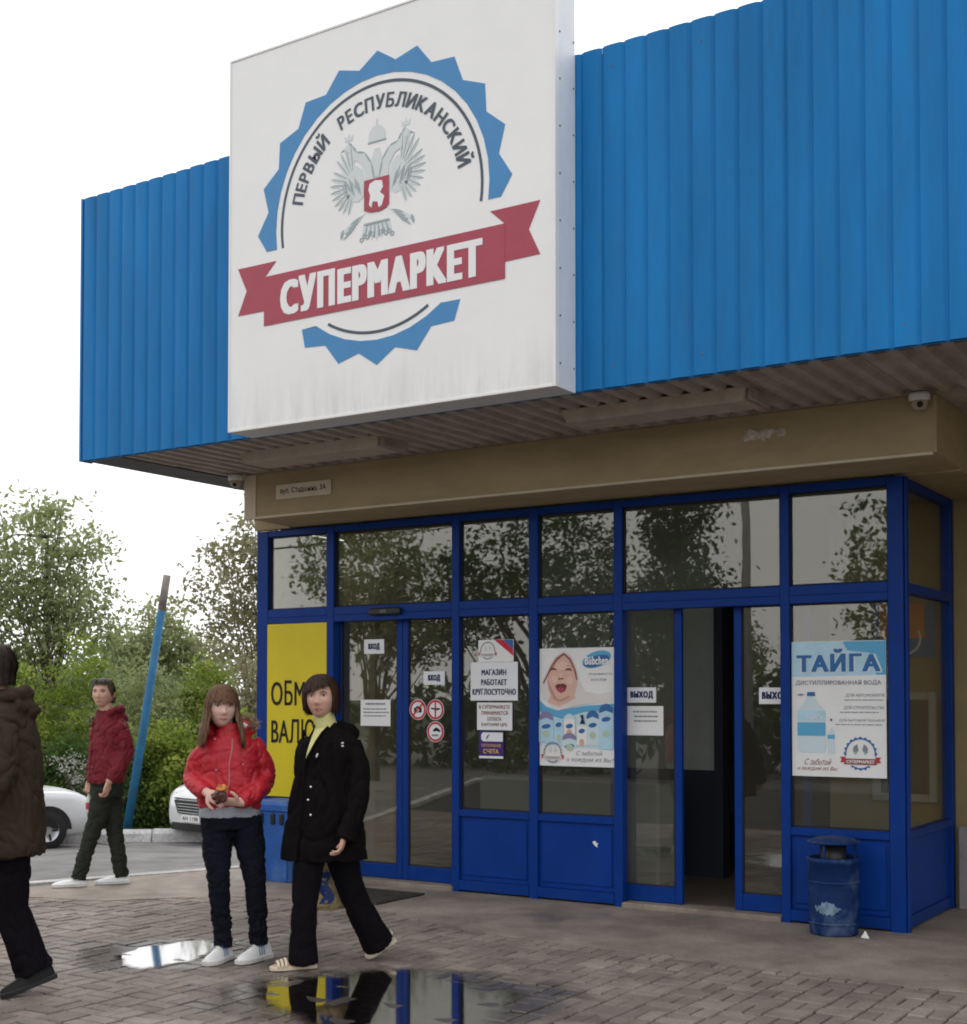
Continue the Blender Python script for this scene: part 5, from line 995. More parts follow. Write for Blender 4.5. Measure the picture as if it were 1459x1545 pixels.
def hair(T, par, m, zfun, thick=.013, groove=.004, flare=0.0, seed=1, drop=None, voidth=None, nr=26, nt_=96, strands=420):
    mb = MB(); cols_o = []; cols_i = []
    for k in range(nt_):
        th = 2*math.pi*k/nt_; zb = zfun(th if th <= math.pi else th-2*math.pi); g = groove*noise.noise(Vector((math.cos(th)*9,math.sin(th)*9,seed)))+groove*.6*noise.noise(Vector((math.cos(th)*26,math.sin(th)*26,seed)))
        zb += .012*noise.noise(Vector((math.cos(th)*15,math.sin(th)*15,seed+5)))
        co, ci = [], []
        for i in range(nr):
            u = i/(nr-1); 
            zz = .1175-(.1175-zb)*u**1.15; t = math.acos(max(-.9999,min(.9999,-max(zz,-.02)/.1185))); p = head_point(th, max(t,.02)); 
            hr = Vector((p.x,p.y,0)); hr = hr.normalized() if hr.length > 1e-6 else Vector((math.sin(th),math.cos(th),0))
            up = max(zz,0)/.118; off = thick+g*min(1,u*3)
            q = Vector((p.x,p.y,zz))+hr*off*(1-up**4*.6)+Vector((0,0,off*up**2)); 
            if zz < -.02: q += hr*flare*min(1,(-.02-zz)/.15)+Vector((0,0,0)); q.y += (drop(th)*min(1,(-.02-zz)/.1) if drop else 0)
            co.append(T(q)); ci.append(T(q-hr*(thick*.95 if zz > -.03 else .022)-Vector((0,0,.004*up))))
        cols_o.append(co); cols_i.append(ci)
    n = nt_; base = 0; V = [p for c in cols_o for p in c]+[p for c in cols_i for p in c]; F = []; off = n*nr
    for k in range(n):
        k2 = (k+1)%n
        for i in range(nr-1):
            F.append((k*nr+i,k*nr+i+1,k2*nr+i+1,k2*nr+i)); F.append((off+k*nr+i,off+k2*nr+i,off+k2*nr+i+1,off+k*nr+i+1))
        F.append((k*nr+nr-1,off+k*nr+nr-1,off+k2*nr+nr-1,k2*nr+nr-1))
    F.append([k*nr for k in range(n)][::-1])
    mb.add(V, F); ho = mb.build('hair', m, par, True); r = random.Random(seed); st = MB()
    for _ in range(strands):                                   # loose locks over the shell
        kf = r.uniform(0, n); k0 = int(kf) % n; k1 = (k0+1) % n; f = kf-int(kf); i0 = r.randrange(2, nr//2); ln = r.uniform(0,.022); pts = []
        for i in range(i0, nr):
            a_, b_ = cols_o[k0][i], cols_o[k1][i]
            if (a_-b_).length > .05: break
            p = a_.lerp(b_, f); c_ = cols_i[k0][i]; o2 = (p-c_); o2 = o2.normalized() if o2.length > 1e-5 else Vector((0,0,1)); pts.append((p+o2*r.uniform(.0005,.003), o2))
        if len(pts) < 4: continue
        pts.append((pts[-1][0]+(pts[-1][0]-pts[-2][0]).normalized()*ln, pts[-1][1])); wv = r.uniform(.0012,.003); L = []
        for j, (p, o2) in enumerate(pts):
            t_ = (pts[min(j+1,len(pts)-1)][0]-pts[max(j-1,0)][0]); s_ = t_.cross(o2); s_ = s_.normalized() if s_.length > 1e-7 else Vector((1,0,0)); q_ = 1-.7*(j/(len(pts)-1))**2; L += [p-s_*wv*q_, p+s_*wv*q_]
        st.add(L, [(2*j,2*j+1,2*j+3,2*j+2) for j in range(len(pts)-1)])
    if st.v: so_ = st.build('hair_locks', m, ho, True); so_['kind'] = 'stuff'
    return ho
def hand(wrist, d, nrm, side, curl=(.5,.6,.4), sc=1.0, spread=0.0):
    d = Vector(d).normalized(); nrm = Vector(nrm); nrm = (nrm-d*nrm.dot(d)).normalized(); s = d.cross(nrm)*side; w_ = Vector(wrist); mb = MB()
    def ring(a, hw, ht, dn=0): 
        c = w_+d*a*sc+nrm*dn*sc; return [c+s*hw*sc*math.cos(2*math.pi*k/12)+nrm*ht*sc*math.sin(2*math.pi*k/12) for k in range(12)]
    mb.loft([ring(-.05,.026,.021),ring(.0,.027,.019),ring(.025,.035,.018,.002),(ring(.06,.041,.016,.003)),ring(.088,.039,.013,.004)])
    for q, (o_, L, r) in enumerate(((.029,.066,.0088),(.0105,.076,.009),(-.009,.071,.0086),(-.027,.056,.0078))):
        p = w_+(d*.082+s*o_)*sc+nrm*.003*sc; dr = (d+s*spread*o_*20).normalized(); pts = [p-dr*.012*sc, p]; ang = 0
        for j, f in enumerate((.42,.32,.26)):
            ang += curl[j]*(1+.12*q); v = dr*math.cos(ang)+nrm*math.sin(ang); p = p+v*L*f*sc; pts.append(p)
        mb.tube(pts, [r*sc,r*sc,r*.95*sc,r*.85*sc,r*.6*sc], 9)
    p = w_+(d*.018+s*.026)*sc; pts = [p]; 
    for v, L in ((d*.6+s*.75+nrm*.25,.034),(d*.85+s*.35+nrm*.5,.030),(d*.9+nrm*.55,.022)): p = p+v.normalized()*L*sc; pts.append(p)
    mb.tube(pts, [.014*sc,.0115*sc,.0098*sc,.0065*sc], 9)
    return remesh(mb, .0034, 2)
def shoe(par, heel, toe, w_=.047, hgt=.09, m=M_shoe, sole=M_sole, lift=0.0, stripes=False, low=False):
    h, t_ = Vector(heel), Vector(toe); d = (t_-h); L = d.length; d.normalize(); s = d.cross(Vector((0,0,1))).normalized(); up = s.cross(d)
    S_ = [(0,.60,.62),(.03,.78,.9),(.12,.80,1.0),(.30,.80,1.05 if not low else .78),(.42,.86,.92 if not low else .72),(.6,1.0,.66),(.78,.98,.55),(.92,.72,.45),(1.0,.36,.30)]
    rings = [[h+d*L*a+s*w_*b*math.cos(k*math.pi/8)*(1 if math.sin(k*math.pi/8) <= .3 else .86)+up*(.012+(hgt*c-.012)*max(0,math.sin(k*math.pi/8))) for k in range(16)] for a, b, c in S_]
    o = MB().loft(rings).build('shoe', m, par, True); o.modifiers.new('ss','SUBSURF').levels = 1; o.modifiers['ss'].render_levels = 1
    out = [(a,b) for a, b, c in S_]; pl = [h+d*L*(a*1.02-.012)+s*(w_*b+.004) for a, b in out]+[h+d*L*(a*1.02-.012)-s*(w_*b+.004) for a, b in out[::-1]]; n = len(pl)
    MB().add([p+up*-.004 for p in pl]+[p+up*.022 for p in pl], [tuple(range(n))[::-1],tuple(range(n,2*n))]+[(i,(i+1)%n,n+(i+1)%n,n+i) for i in range(n)]).build('sole', sole, o, bevel=.003)
    if stripes:
        for q in range(3):
            a = .34+.07*q; MB().tube([h+d*L*a+s*w_*.95*sg_+up*hgt*zz for sg_, zz in ((1,.3),(.88,.62),(.6,.85))],.0022,5).build('stripe', M_stripe, o); MB().tube([h+d*L*a-s*w_*.95*sg_+up*hgt*zz for sg_, zz in ((1,.3),(.88,.62),(.6,.85))],.0022,5).build('stripe', M_stripe, o)
        for q in range(4): a = .44+.055*q; MB().tube([h+d*L*a+s*w_*.45+up*hgt*(.86-.09*q),h+d*L*a+up*hgt*(.93-.09*q),h+d*L*a-s*w_*.45+up*hgt*(.86-.09*q)],.003,5).build('lace', M_sole, o)
    return o
from mathutils.bvhtree import BVHTree
def bvh_of(o): 
    dg = bpy.context.evaluated_depsgraph_get(); return BVHTree.FromPolygons([v.co for v in o.data.vertices], [tuple(p.vertices) for p in o.data.polygons])
def on(bv, x, z, off=.004, dirv=(0,1,0)):
    dv = Vector(dirv).normalized(); h = bv.ray_cast(Vector((x,0,z))-dv*2, dv); p = h[0] if h[0] is not None else Vector((x,-.1,z)); return p-dv*off
def body(par, m, chains, T, hands, ears=True, voxel=.011, feet=()):
    mb = MB()
    for pts, rad in chains: limb(mb, pts, rad, 14)
    for rings in feet: mb.loft(rings)
    bm_ = remesh(mb, voxel, 3); hm = MB(); head(hm, T, ears); me = join_mesh('body', [bm_, hm.mesh('h')]+hands); return link('body', me, m, par, True)
def garment(name, par, m, rings=(), limbs=(), voxel=.0075, smooth=4, fold=None, extra=None):
    mb = MB()
    for rg in rings: mb.loft(rg)
    for p, r in limbs: limb(mb, p, r)
    if extra: extra(mb)
    me = remesh(mb, voxel, smooth)
    if fold: displace(me, fold)
    return link(name, me, m, par, True)
def hem_rings(): pass

# ---------------------------------------------------------------- girl in red
P = empty('person', (2.636,-3.096,.0), .7539); tag(P, 'girl in red hooded jacket and dark jeans holding a small wrapper', 'person')
T = head_frame((-.085,-.005,1.522), .14, -.04, .03)
hR = hand((-.160,-.185,1.018),(.55,-.55,-.28),(.55,.45,-.55),-1,(.55,.75,.5)); hL = hand((.012,-.185,.958),(-.75,-.45,.12),(-.1,.55,.8),-1,(.6,.8,.5))
bd = body(P, M_skin, [([(-.055,.02,.87),(-.05,.02,1.1),(-.045,.02,1.28),(-.055,.015,1.37),(-.07,.01,1.46)],[.10,.09,.085,.05,.046]),([(-.16,.01,1.27),(-.25,.03,1.09),(-.160,-.185,1.018)],[.045,.04,.026]),([(.09,.02,1.27),(.165,.05,1.075),(.012,-.185,.958)],[.045,.04,.026]),
    ([(-.105,.01,.84),(-.10,-.02,.48),(-.082,.012,.26),(-.068,.025,.06)],[.07,.038,.028,.022]),([(.06,.01,.84),(.115,-.02,.485),(.130,.012,.26),(.138,.03,.06)],[.07,.038,.028,.022])], T, [hR,hL], ears=False)
face_parts(T, bd, .021)
def zg(th):
    a = abs(th)
    if a < .98: return .030+.006*math.sin(th*9)+(.022 if abs(th+.25) < .07 else 0)
    if a < 1.12: return .030-(a-.98)/.14*.19
    return -.195+.02*math.sin(th*5)-.02*(a < 1.4)
hair(T, bd, M_hairG, zg, .015, .006, .030, 3, drop=lambda th: .012+.062*math.exp(-((min(th, 6.2832-th)-1.2)/.55)**2))
def gx(mb): 
    pth, rr_ = chain([(-.175,.015,1.355),(-.14,.10,1.385),(-.04,.15,1.385),(.05,.12,1.40),(.085,.03,1.375)],[.040,.05,.055,.05,.040],4); mb.tube(pth, rr_, 12)
jk = garment('jacket', P, M_redj, [[er((-.036,.015,z),rx,ry,.08) for z, rx, ry in ((.905,.176,.118),(.925,.188,.128),(.95,.186,.128),(.97,.197,.142),(1.05,.195,.145),(1.13,.185,.138),(1.22,.180,.132),(1.28,.168,.118),(1.325,.135,.10),(1.365,.092,.082),(1.40,.073,.072),(1.425,.069,.069))]],
    [([(-.150,.01,1.295),(-.215,.02,1.21),(-.250,.03,1.105),(-.222,-.06,1.05),(-.178,-.15,1.022)],[.066,.067,.066,.062,.05]),([(.085,.02,1.30),(.145,.04,1.21),(.172,.05,1.085),(.12,-.07,1.02),(.035,-.16,.967)],[.066,.068,.068,.064,.05])], fold=folds(.0062,10,2,1.5), extra=gx)
bv = bvh_of(jk)
MB().tube([on(bv,-.022-.034*(k/18)+.004*math.sin(k*.7),1.335-.0225*k,.001) for k in range(19)],.0042,6).build('zip', mat('pinkish_zip', (.40,.16,.16), .5, .3), jk)
for x, z in ((-.115,1.15),(-.125,1.33),(.04,1.18),(.035,1.30)): MB().ball(on(bv,x,z,.002),.006,.004,.006,8,6).build('snap_button', M_grey, jk, True)
MB().tube([on(bv,-.115,1.24-.03*k,.002) for k in range(8)],.0035,5).build('piping', M_redj, jk)
MB().tube([on(bv,.03+.004*k,1.20-.02*k,.002) for k in range(5)],.006,5).build('pocket_flap', M_redj, jk)
for s, e in (((-.190,-.135,1.028),(-.172,-.16,1.02)),((.052,-.145,.972),(.028,-.168,.964))): MB().tube([s,e],[.047,.043],16).build('cuff', M_redj, jk, True)
g = np.random.default_rng(4); fp, _ = chain([(-.19,.0,1.372),(-.175,.08,1.425),(-.10,.155,1.44),(0,.17,1.445),(.085,.10,1.44),(.108,.02,1.405)],[1]*6,10); fp = np.array([tuple(p) for p in fp]); N = 2600
c = fp[g.integers(0,len(fp),N)]+g.normal(size=(N,3))*.010; dv = g.normal(size=(N,3)); dv[:,2] = dv[:,2]*.7+.2; dv /= np.linalg.norm(dv,axis=1)[:,None]; sd_ = np.cross(dv, g.normal(size=(N,3))); sd_ /= np.linalg.norm(sd_,axis=1)[:,None]
V = np.stack([c-sd_*.0022,c+sd_*.0022,c+dv*.032],1).reshape(-1,3); o = link('fur_trim', fast_mesh('fur', V, np.arange(N*3).reshape(-1,3)), M_fur, jk)
MB().tube([tuple(p) for p in fp[::3]],.016,8).build('fur_roll', M_fur, jk, True); MB().ball((.030,.06,1.405),.05,.05,.022,12,8).build('hood_lining', M_sole, jk, True)
garment('shirt', P, M_grey, [[er((-.036,.012,z),rx,ry,.08) for z, rx, ry in ((.862,.184,.126),(.93,.178,.12))]], fold=folds(.004,14,5))
garment('jeans', P, M_jean, [[er((-.028,.012,z),rx,ry,.05) for z, rx, ry in ((.79,.172,.115),(.86,.178,.12),(.905,.165,.11))]],
    [([(-.115,.01,.85),(-.108,-.005,.65),(-.098,-.02,.47),(-.085,.01,.27),(-.068,.025,.075)],[.098,.088,.067,.060,.055]),([(.062,.01,.85),(.092,-.005,.65),(.115,-.02,.48),(.13,.01,.27),(.138,.03,.085)],[.098,.088,.067,.060,.055])], fold=lambda p: folds(.007,13,6,1.6)(p)*(1.5 if p.z < .3 else .8))
shoe(P,(-.035,.090,.004),(-.170,-.140,.004),.051,.108,stripes=True); shoe(P,(.205,.085,.004),(.015,-.130,.004),.051,.108,stripes=True)
wr_ = MB().ball((-.092,-.268,1.005),.045,.026,.042,16,12); me = wr_.mesh('w'); displace(me, lambda p: .014*noise.noise(p*45)+.008*noise.noise(p*110))
wp = link('snack_wrapper', me, mat('dark_wrapper_foil', (.07,.018,.012), .3, .5, var=.5, vscale=40), None, False); wp.location = P.location; wp.rotation_euler = P.rotation_euler; tag(wp, 'crumpled brown and orange wrapper in the hands of the girl', 'wrapper')
me = MB().ball((-.080,-.262,1.050),.032,.020,.024,14,10).mesh('w'); displace(me, lambda p: .014*noise.noise(p*60)); link('torn_top', me, mat('orange_foil', (.50,.17,.03), .35, .5, var=.4, vscale=40), wp)

# ---------------------------------------------------------------- woman in black coat
P = empty('person', (3.249,-2.941,.0), .6848); tag(P, 'woman in long black coat and yellow turtleneck walking past the entrance', 'person')
ph = -.5; T = head_frame((-.060,-.01,1.576), -.26, .03, -.03)
hL = hand((.078,-.232,.795),(-.28,-.15,-1),(-.9,.1,.1),1,(.4,.5,.4)); hR = hand((-.06,.27,.86),(.1,.1,-1),(.6,-.6,.1),-1,(.9,1.1,.6))
def foot_rings(heel, toe, w_=.042):
    h, t_ = Vector(heel), Vector(toe); d = t_-h; L = d.length; d.normalize(); s = d.cross(Vector((0,0,1))).normalized(); up = s.cross(d)
    return [[h+d*L*a+s*w_*b*math.cos(k*math.pi/6)+up*(.026+c*math.sin(k*math.pi/6)+max(0,c-.02)) for k in range(12)] for a, b, c in ((.03,.6,.018),(.12,.75,.028),(.3,.8,.034),(.5,.85,.028),(.7,1,.020),(.86,.95,.016),(.97,.7,.012))]
bd = body(P, M_skin2, [([(-.03,.03,.78),(-.02,.02,1.1),(-.01,.02,1.28),(-.025,.01,1.38),(-.045,.0,1.50)],[.10,.09,.085,.05,.046]),([(.10,-.04,1.27),(.155,-.12,1.08),(.078,-.232,.795)],[.04,.034,.025]),([(-.11,.08,1.27),(-.14,.19,1.1),(-.06,.27,.86)],[.045,.04,.027]),
    ([(-.10,.0,.78),(-.154,-.05,.38),(-.14,-.01,.07)],[.07,.04,.03]),([(.03,.05,.78),(.135,.13,.38),(.318,.27,.115)],[.07,.04,.03])], T, [hL,hR], ears=False, feet=[foot_rings((-.10,.005,.0),(-.345,-.065,-.004)), foot_rings((.375,.295,.085),(.228,.215,.0))])
face_parts(T, bd, .023, .006)
def zw(th):
    a = abs(th)
    if a < 1.0: return .046+.020*th+.006*math.sin(th*11)
    if a < 1.15: return .035-(a-1.0)/.15*.125
    return -.080+.010*math.sin(th*4)
hair(T, bd, M_hairW, zw, .019, .005, -.010, 8)
ct = garment('coat', P, M_blackc, [[er((cx,cy,z),rx,ry,ph) for z, cx, cy, rx, ry in ((.628,-.045,.035,.262,.195),(.72,-.045,.03,.256,.19),(.85,-.04,.03,.240,.178),(1.0,-.035,.025,.215,.160),(1.12,-.025,.02,.200,.148),(1.25,-.012,.015,.195,.140),(1.32,-.005,.012,.185,.125),(1.355,-.005,.014,.135,.10),(1.385,-.008,.022,.112,.088),(1.415,-.012,.032,.092,.074),(1.44,-.016,.040,.080,.062))]],
    [([(.105,-.045,1.305),(.148,-.085,1.2),(.160,-.125,1.08),(.135,-.185,.92),(.080,-.232,.765)],[.072,.070,.066,.060,.056]),([(-.125,.09,1.315),(-.16,.16,1.18),(-.155,.2,1.08),(-.10,.25,.94),(-.065,.27,.87)],[.075,.072,.068,.062,.058])], fold=folds(.010,8,9,.5),
    extra=lambda mb: limb(mb, [(.045,-.02,1.40),(.11,.06,1.375),(.10,.14,1.36),(.0,.165,1.37)],[.032,.05,.055,.05]))
bv = bvh_of(ct)
vl, vr = [(-.093,1.415),(-.105,1.384),(-.125,1.315),(-.140,1.262),(-.151,1.218)], [(-.02,1.408),(-.055,1.372),(-.09,1.320),(-.118,1.268),(-.146,1.212)]
vv = []; vf = []
for (a, z0), (b, z1) in zip(vl, vr):
    for k in range(5): vv.append(on(bv, a+(b-a)*k/4, z0+(z1-z0)*k/4, .005))
for i in range(4):
    for k in range(4): vf.append((i*5+k, i*5+k+1, (i+1)*5+k+1, (i+1)*5+k))
sw = MB().add(vv, vf).build('sweater_front', M_yel, P, True); sm_ = sw.modifiers.new('s','SOLIDIFY'); sm_.thickness = .006
MB().tube([(-.024,.010,1.375),(-.030,.006,1.41),(-.040,.002,1.44),(-.047,.0,1.47),(-.053,.0,1.495)],[(.064,.064),(.063,.063),(.062,.062),(.061,.061),(.062,.062)],24).build('turtleneck', M_yel, sw, True)
for L_ in (vl, vr): MB().tube([on(bv,x,z,.006) for x, z in L_]+[on(bv,-.155,1.16,.004),on(bv,-.165,1.05,.003),on(bv,-.175,.9,.003),on(bv,-.19,.66,.003)],.009,8).build('lapel', M_blackc, ct, True)
for x, z in ((-.150,1.198),(-.120,1.06),(-.135,.985),(-.12,.9)): MB().ball(on(bv,x,z,.004),.008,.004,.008,10,6).build('button', M_chrome, ct, True)
MB().ball(on(bv,-.085,1.243,.004),.006,.004,.014,8,6,rot=Matrix.Rotation(.4,3,'Y')).build('pin', M_sole, ct, True)
for z in (1.315,1.298): MB().ball(on(bv,.062,z,.004),.008,.004,.006,8,6).build('hood_stud', M_sole, ct, True)
garment('trousers', P, M_blackt, [[er((-.03,.03,z),rx,ry,ph) for z, rx, ry in ((.66,.17,.12),(.80,.165,.12))]],
    [([(-.095,.01,.76),(-.13,-.03,.58),(-.152,-.05,.38),(-.160,-.04,.2),(-.162,-.03,.035)],[.10,.092,.077,.080,.088]),([(.025,.05,.76),(.075,.09,.58),(.135,.13,.39),(.205,.19,.24),(.285,.245,.085)],[.10,.095,.082,.090,.105])], fold=folds(.006,9,4,.5))
def sandal(heel, toe):
    h, t_ = Vector(heel), Vector(toe); d = t_-h; L = d.length; d.normalize(); s = d.cross(Vector((0,0,1))).normalized(); up = s.cross(d)
    out = [(0,.55),(.04,.74),(.15,.80),(.4,.80),(.65,1.0),(.82,1.0),(.93,.78),(1.0,.4)]; pl = [h+d*L*a+s*.046*b for a, b in out]+[h+d*L*a-s*.046*b for a, b in out[::-1]]; n = len(pl)
    o = MB().add([p for p in pl]+[p+up*.024 for p in pl], [tuple(range(n))[::-1],tuple(range(n,2*n))]+[(i,(i+1)%n,n+(i+1)%n,n+i) for i in range(n)]).build('sandal', M_cream, P, bevel=.004)
    for a, w_, hh, r in ((.84,.044,.036,.004),(.76,.046,.042,.004),(.68,.046,.048,.004),(.30,.039,.080,.004)): MB().tube([h+d*L*a+s*w_*math.cos(k*math.pi/8)+up*(.018+hh*math.sin(k*math.pi/8)) for k in range(9)],[(r*2.2,r)]*9,8).build('strap', M_cream, o, True)
    MB().tube([h+d*L*a+s*b+up*c for a, b, c in ((.30,.036,.03),(.10,.036,.06),(-.01,0,.065),(.10,-.036,.06),(.30,-.036,.03))],[(.011,.004)]*5,8).build('heel_strap', M_cream, o, True)
sandal((-.085,.0,.002),(-.352,-.065,.002)); sandal((.388,.300,.095),(.215,.208,.004))
# her carrier bag hangs on the far side
bg_ = empty('carrier_bag', P.location, .6848); tag(bg_, 'blue and yellow patterned carrier bag hanging behind the woman in black', 'bag')
M_bagc = mat('yellowish_bag_plastic', (.42,.33,.17), .45, .4, var=.3, vscale=14); M_bagb = mat('blue_bag_print', (.012,.05,.24), .4, .4, var=.4, vscale=20)
mb = MB().loft([er((.005,.30,z),rx,ry,.2,24) for z, rx, ry in ((.295,.095,.05),(.32,.12,.07),(.45,.125,.075),(.56,.11,.06),(.64,.07,.03))]); me = remesh(mb,.008,2); displace(me, folds(.010,16,3,1)); bo = link('bag_body', me, M_bagc, bg_, True)
bv = bvh_of(bo); vv = []; 
for i in range(8):
    for k in range(6): vv.append(on(bv,-.075+.075*k/5+.02*math.sin(i),.335+.19*i/7,.004))
MB().add(vv,[(i*6+k,i*6+k+1,(i+1)*6+k+1,(i+1)*6+k) for i in range(7) for k in range(5)]).build('bag_print', M_bagb, bo, True)
for x in (-.05,.05): MB().tube([(.005+x,.30,.62),(-.02+x*.3,.29,.72),(-.045,.28,.80)],[(.018,.004),(.012,.004),(.008,.004)],8).build('handle', M_bagc, bg_, True)

# ---------------------------------------------------------------- man in maroon jacket
P = empty('person', (-.572,-1.32,.010), .8489); tag(P, 'man in maroon hooded jacket and white shoes walking along the kerb', 'person')
ph = -1.0; T = head_frame((.022,-.01,1.602), -.42, .02, .0)
hN = hand((.066,-.225,.862),(-.2,-.05,-1),(-.7,.5,.1),1,(.45,.6,.4)); hF = hand((-.082,.10,.868),(-.1,0,-1),(-.5,-.8,.1),-1,(.7,.9,.5))
bd = body(P, M_skin2, [([(.06,.0,.86),(.07,0,1.1),(.075,0,1.30),(.06,0,1.40),(.04,-.005,1.52)],[.09,.10,.085,.055,.053]),([(.13,-.14,1.36),(.20,-.17,1.1),(.066,-.225,.862)],[.05,.043,.029]),([(-.02,.14,1.36),(.0,.18,1.1),(-.082,.10,.868)],[.05,.043,.029]),
    ([(.04,-.05,.82),(-.055,-.035,.45),(-.165,-.05,.07)],[.065,.04,.028]),([(.085,.05,.82),(.122,.05,.43),(.182,.05,.07)],[.065,.04,.028])], T, [hN,hF])
face_parts(T, bd, .021, 0, None, .7)
hair(T, bd, M_hairM, lambda th: (.072 if abs(th) < .75 else (.072-(abs(th)-.75)*.17 if abs(th) < 1.25 else (-.015 if abs(th) < 1.7 else -.07))), .008, .003, 0, 12)
sgp = MB().tube([T((-.078,.0,.055)),T((-.062,.075,.092)),T((0,.096,.098)),T((.062,.075,.092)),T((.078,.0,.055))],.0035,6).build('sunglasses', M_black, bd, True)
for s in (-1,1): MB().ball(T((s*.033,.088,.102)),.026,.006,.019,12,8,rot=Matrix.Rotation(-.4,3,'X')).build('lens', M_cglass, sgp, True)
jk = garment('jacket', P, M_maroon, [[er((cx,cy,z),rx,ry,ph) for z, cx, cy, rx, ry in ((.845,.045,0,.188,.130),(.87,.045,0,.195,.137),(.95,.055,0,.205,.142),(1.08,.065,0,.202,.138),(1.2,.075,0,.208,.138),(1.30,.078,0,.205,.128),(1.37,.075,0,.165,.105),(1.42,.062,0,.10,.09),(1.465,.055,0,.080,.085))]],
    [([(.118,-.125,1.355),(.185,-.165,1.24),(.205,-.18,1.1),(.145,-.205,.98),(.078,-.222,.875)],[.075,.070,.066,.06,.046]),([(-.012,.125,1.355),(.0,.17,1.22),(.0,.18,1.1),(-.04,.14,.98),(-.078,.11,.885)],[.075,.07,.066,.06,.046])], fold=folds(.0095,10,15,.9),
    extra=lambda mb: limb(mb, [(.055,-.10,1.43),(.135,-.085,1.468),(.165,.0,1.465),(.135,.10,1.45),(.05,.11,1.42)],[.026,.036,.040,.036,.026]) and limb(mb, [(.10,-.09,1.40),(.185,.0,1.39),(.10,.10,1.40)],[.04,.045,.04]))
bv = bvh_of(jk); MB().tube([on(bv,-.06-.003*k,1.40-.055*k,.003) for k in range(10)],.005,6).build('zip', M_maroon, jk)
garment('trousers', P, M_olive, [[er((.06,0,z),rx,ry,ph) for z, rx, ry in ((.74,.16,.118),(.80,.168,.12),(.88,.165,.115))]],
    [([(.035,-.05,.80),(-.005,-.045,.62),(-.055,-.035,.45),(-.118,-.045,.25),(-.168,-.05,.055)],[.098,.09,.071,.066,.060]),([(.088,.05,.80),(.105,.05,.62),(.125,.05,.43),(.155,.05,.24),(.182,.05,.05)],[.098,.09,.071,.066,.062])], fold=lambda p: folds(.008,12,16,1.3)(p)*(1.3 if p.z < .25 else .9))
shoe(P,(-.105,-.05,.002),(-.375,-.06,.002),.048,.082,low=True); shoe(P,(.250,.05,.002),(-.035,.03,.002),.048,.082,low=True)
bt = MB().lathe([(0,0),(.024,.002),(.027,.02),(.027,.11),(.022,.135),(.012,.155),(.012,.175),(0,.176)],(-.088,.085,.585),16).build('drink_bottle', mat('clear_bottle_plastic', (.62,.60,.55), .15, .5), None, True); bt.location = P.location; bt.rotation_euler = P.rotation_euler; tag(bt, 'small clear drink bottle in the lowered hand of the man in maroon', 'bottle')
MB().lathe([(.0275,.04),(.0278,.042),(.0278,.095),(.0275,.097)],(-.088,.085,.585),16).build('bottle_label', M_sred, bt, True)

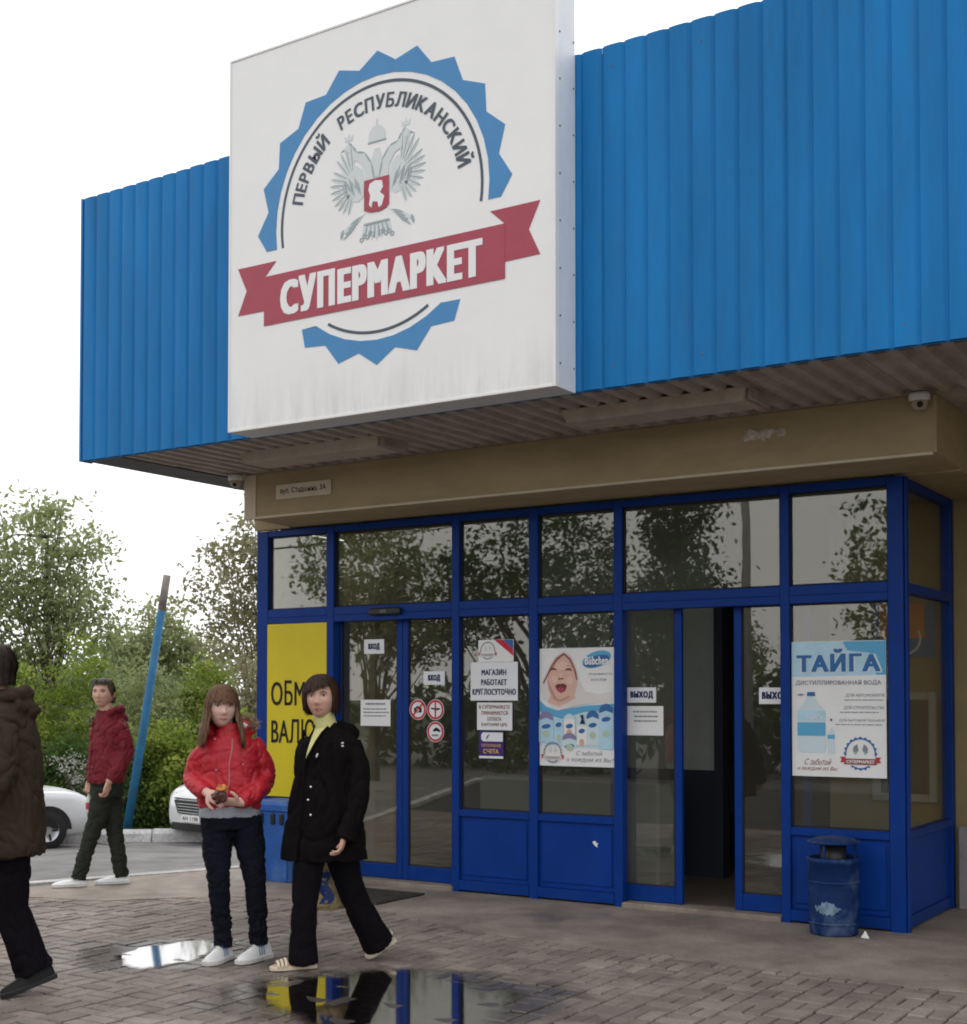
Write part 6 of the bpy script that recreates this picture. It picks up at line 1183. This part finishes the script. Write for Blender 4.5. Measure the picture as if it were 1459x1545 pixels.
# ---------------------------------------------------------------- person in brown at the left edge
P = empty('person', (2.268,-4.405,.0), .906); tag(P, 'person in dark brown hooded jacket cut off by the left edge', 'person')
ph = -1.95; T = head_frame((-.112,-.02,1.738), -1.75, .04, 0)
hN = hand((-.19,-.25,.93),(-.2,-.05,-1),(-.7,.5,.1),1,(.5,.6,.4))
bd = body(P, M_skin2, [([(-.06,.0,.86),(-.06,0,1.15),(-.06,0,1.42),(-.08,0,1.53),(-.095,-.01,1.66)],[.11,.11,.10,.058,.056]),([(-.07,-.16,1.46),(-.07,-.22,1.19),(-.19,-.25,.93)],[.05,.045,.03]),([(-.08,.17,1.46),(-.12,.22,1.19),(-.28,.2,.98)],[.05,.045,.03]),
    ([(-.03,-.06,.85),(.0,-.03,.46),(.12,-.03,.12)],[.08,.05,.03]),([(-.10,.08,.85),(-.22,.08,.47),(-.29,.08,.07)],[.08,.05,.03])], T, [hN])
face_parts(T, bd, .022)
hair(T, bd, M_hairD, lambda th: (.07 if abs(th) < .75 else (.07-(abs(th)-.75)*.17 if abs(th) < 1.25 else (-.015 if abs(th) < 1.7 else -.085))), .010, .004, 0, 22)
garment('jacket', P, M_brownj, [[er((cx,0,z),rx,ry,ph) for z, cx, rx, ry in ((.735,-.055,.225,.205),(.77,-.055,.235,.215),(.9,-.055,.232,.212),(1.05,-.058,.225,.205),(1.2,-.062,.220,.198),(1.35,-.065,.218,.190),(1.45,-.068,.205,.165),(1.52,-.072,.165,.13),(1.575,-.08,.10,.10),(1.62,-.085,.085,.09))]],
    [([(-.062,-.15,1.45),(-.062,-.21,1.32),(-.065,-.23,1.18),(-.12,-.25,1.06),(-.175,-.255,.95)],[.088,.085,.08,.072,.06]),([(-.08,.15,1.45),(-.10,.21,1.3),(-.13,.22,1.18),(-.2,.21,1.07),(-.27,.2,.99)],[.088,.085,.08,.072,.06])], fold=folds(.011,8,25,.7),
    extra=lambda mb: limb(mb, [(-.09,-.11,1.575),(.01,-.10,1.60),(.055,.0,1.595),(.02,.11,1.595),(-.09,.12,1.575)],[.030,.040,.044,.040,.030]) and limb(mb, [(-.02,-.11,1.54),(.082,.0,1.51),(-.02,.12,1.54)],[.05,.056,.05]))
garment('trousers', P, M_blackt, [[er((-.06,0,z),rx,ry,ph) for z, rx, ry in ((.72,.18,.14),(.85,.18,.14))]],
    [([(-.035,-.05,.80),(-.018,-.04,.62),(-.005,-.03,.46),(.05,-.03,.28),(.112,-.03,.12)],[.115,.108,.094,.098,.108]),([(-.10,.07,.80),(-.16,.08,.62),(-.22,.08,.46),(-.26,.08,.28),(-.29,.08,.07)],[.115,.105,.09,.09,.095])], fold=folds(.009,8,26,.6))
shoe(P,(.215,-.03,.085),(-.06,-.10,.004),.052,.10,M_blackleather,M_black); shoe(P,(-.22,.08,.002),(-.50,.07,.002),.052,.10,M_blackleather,M_black)
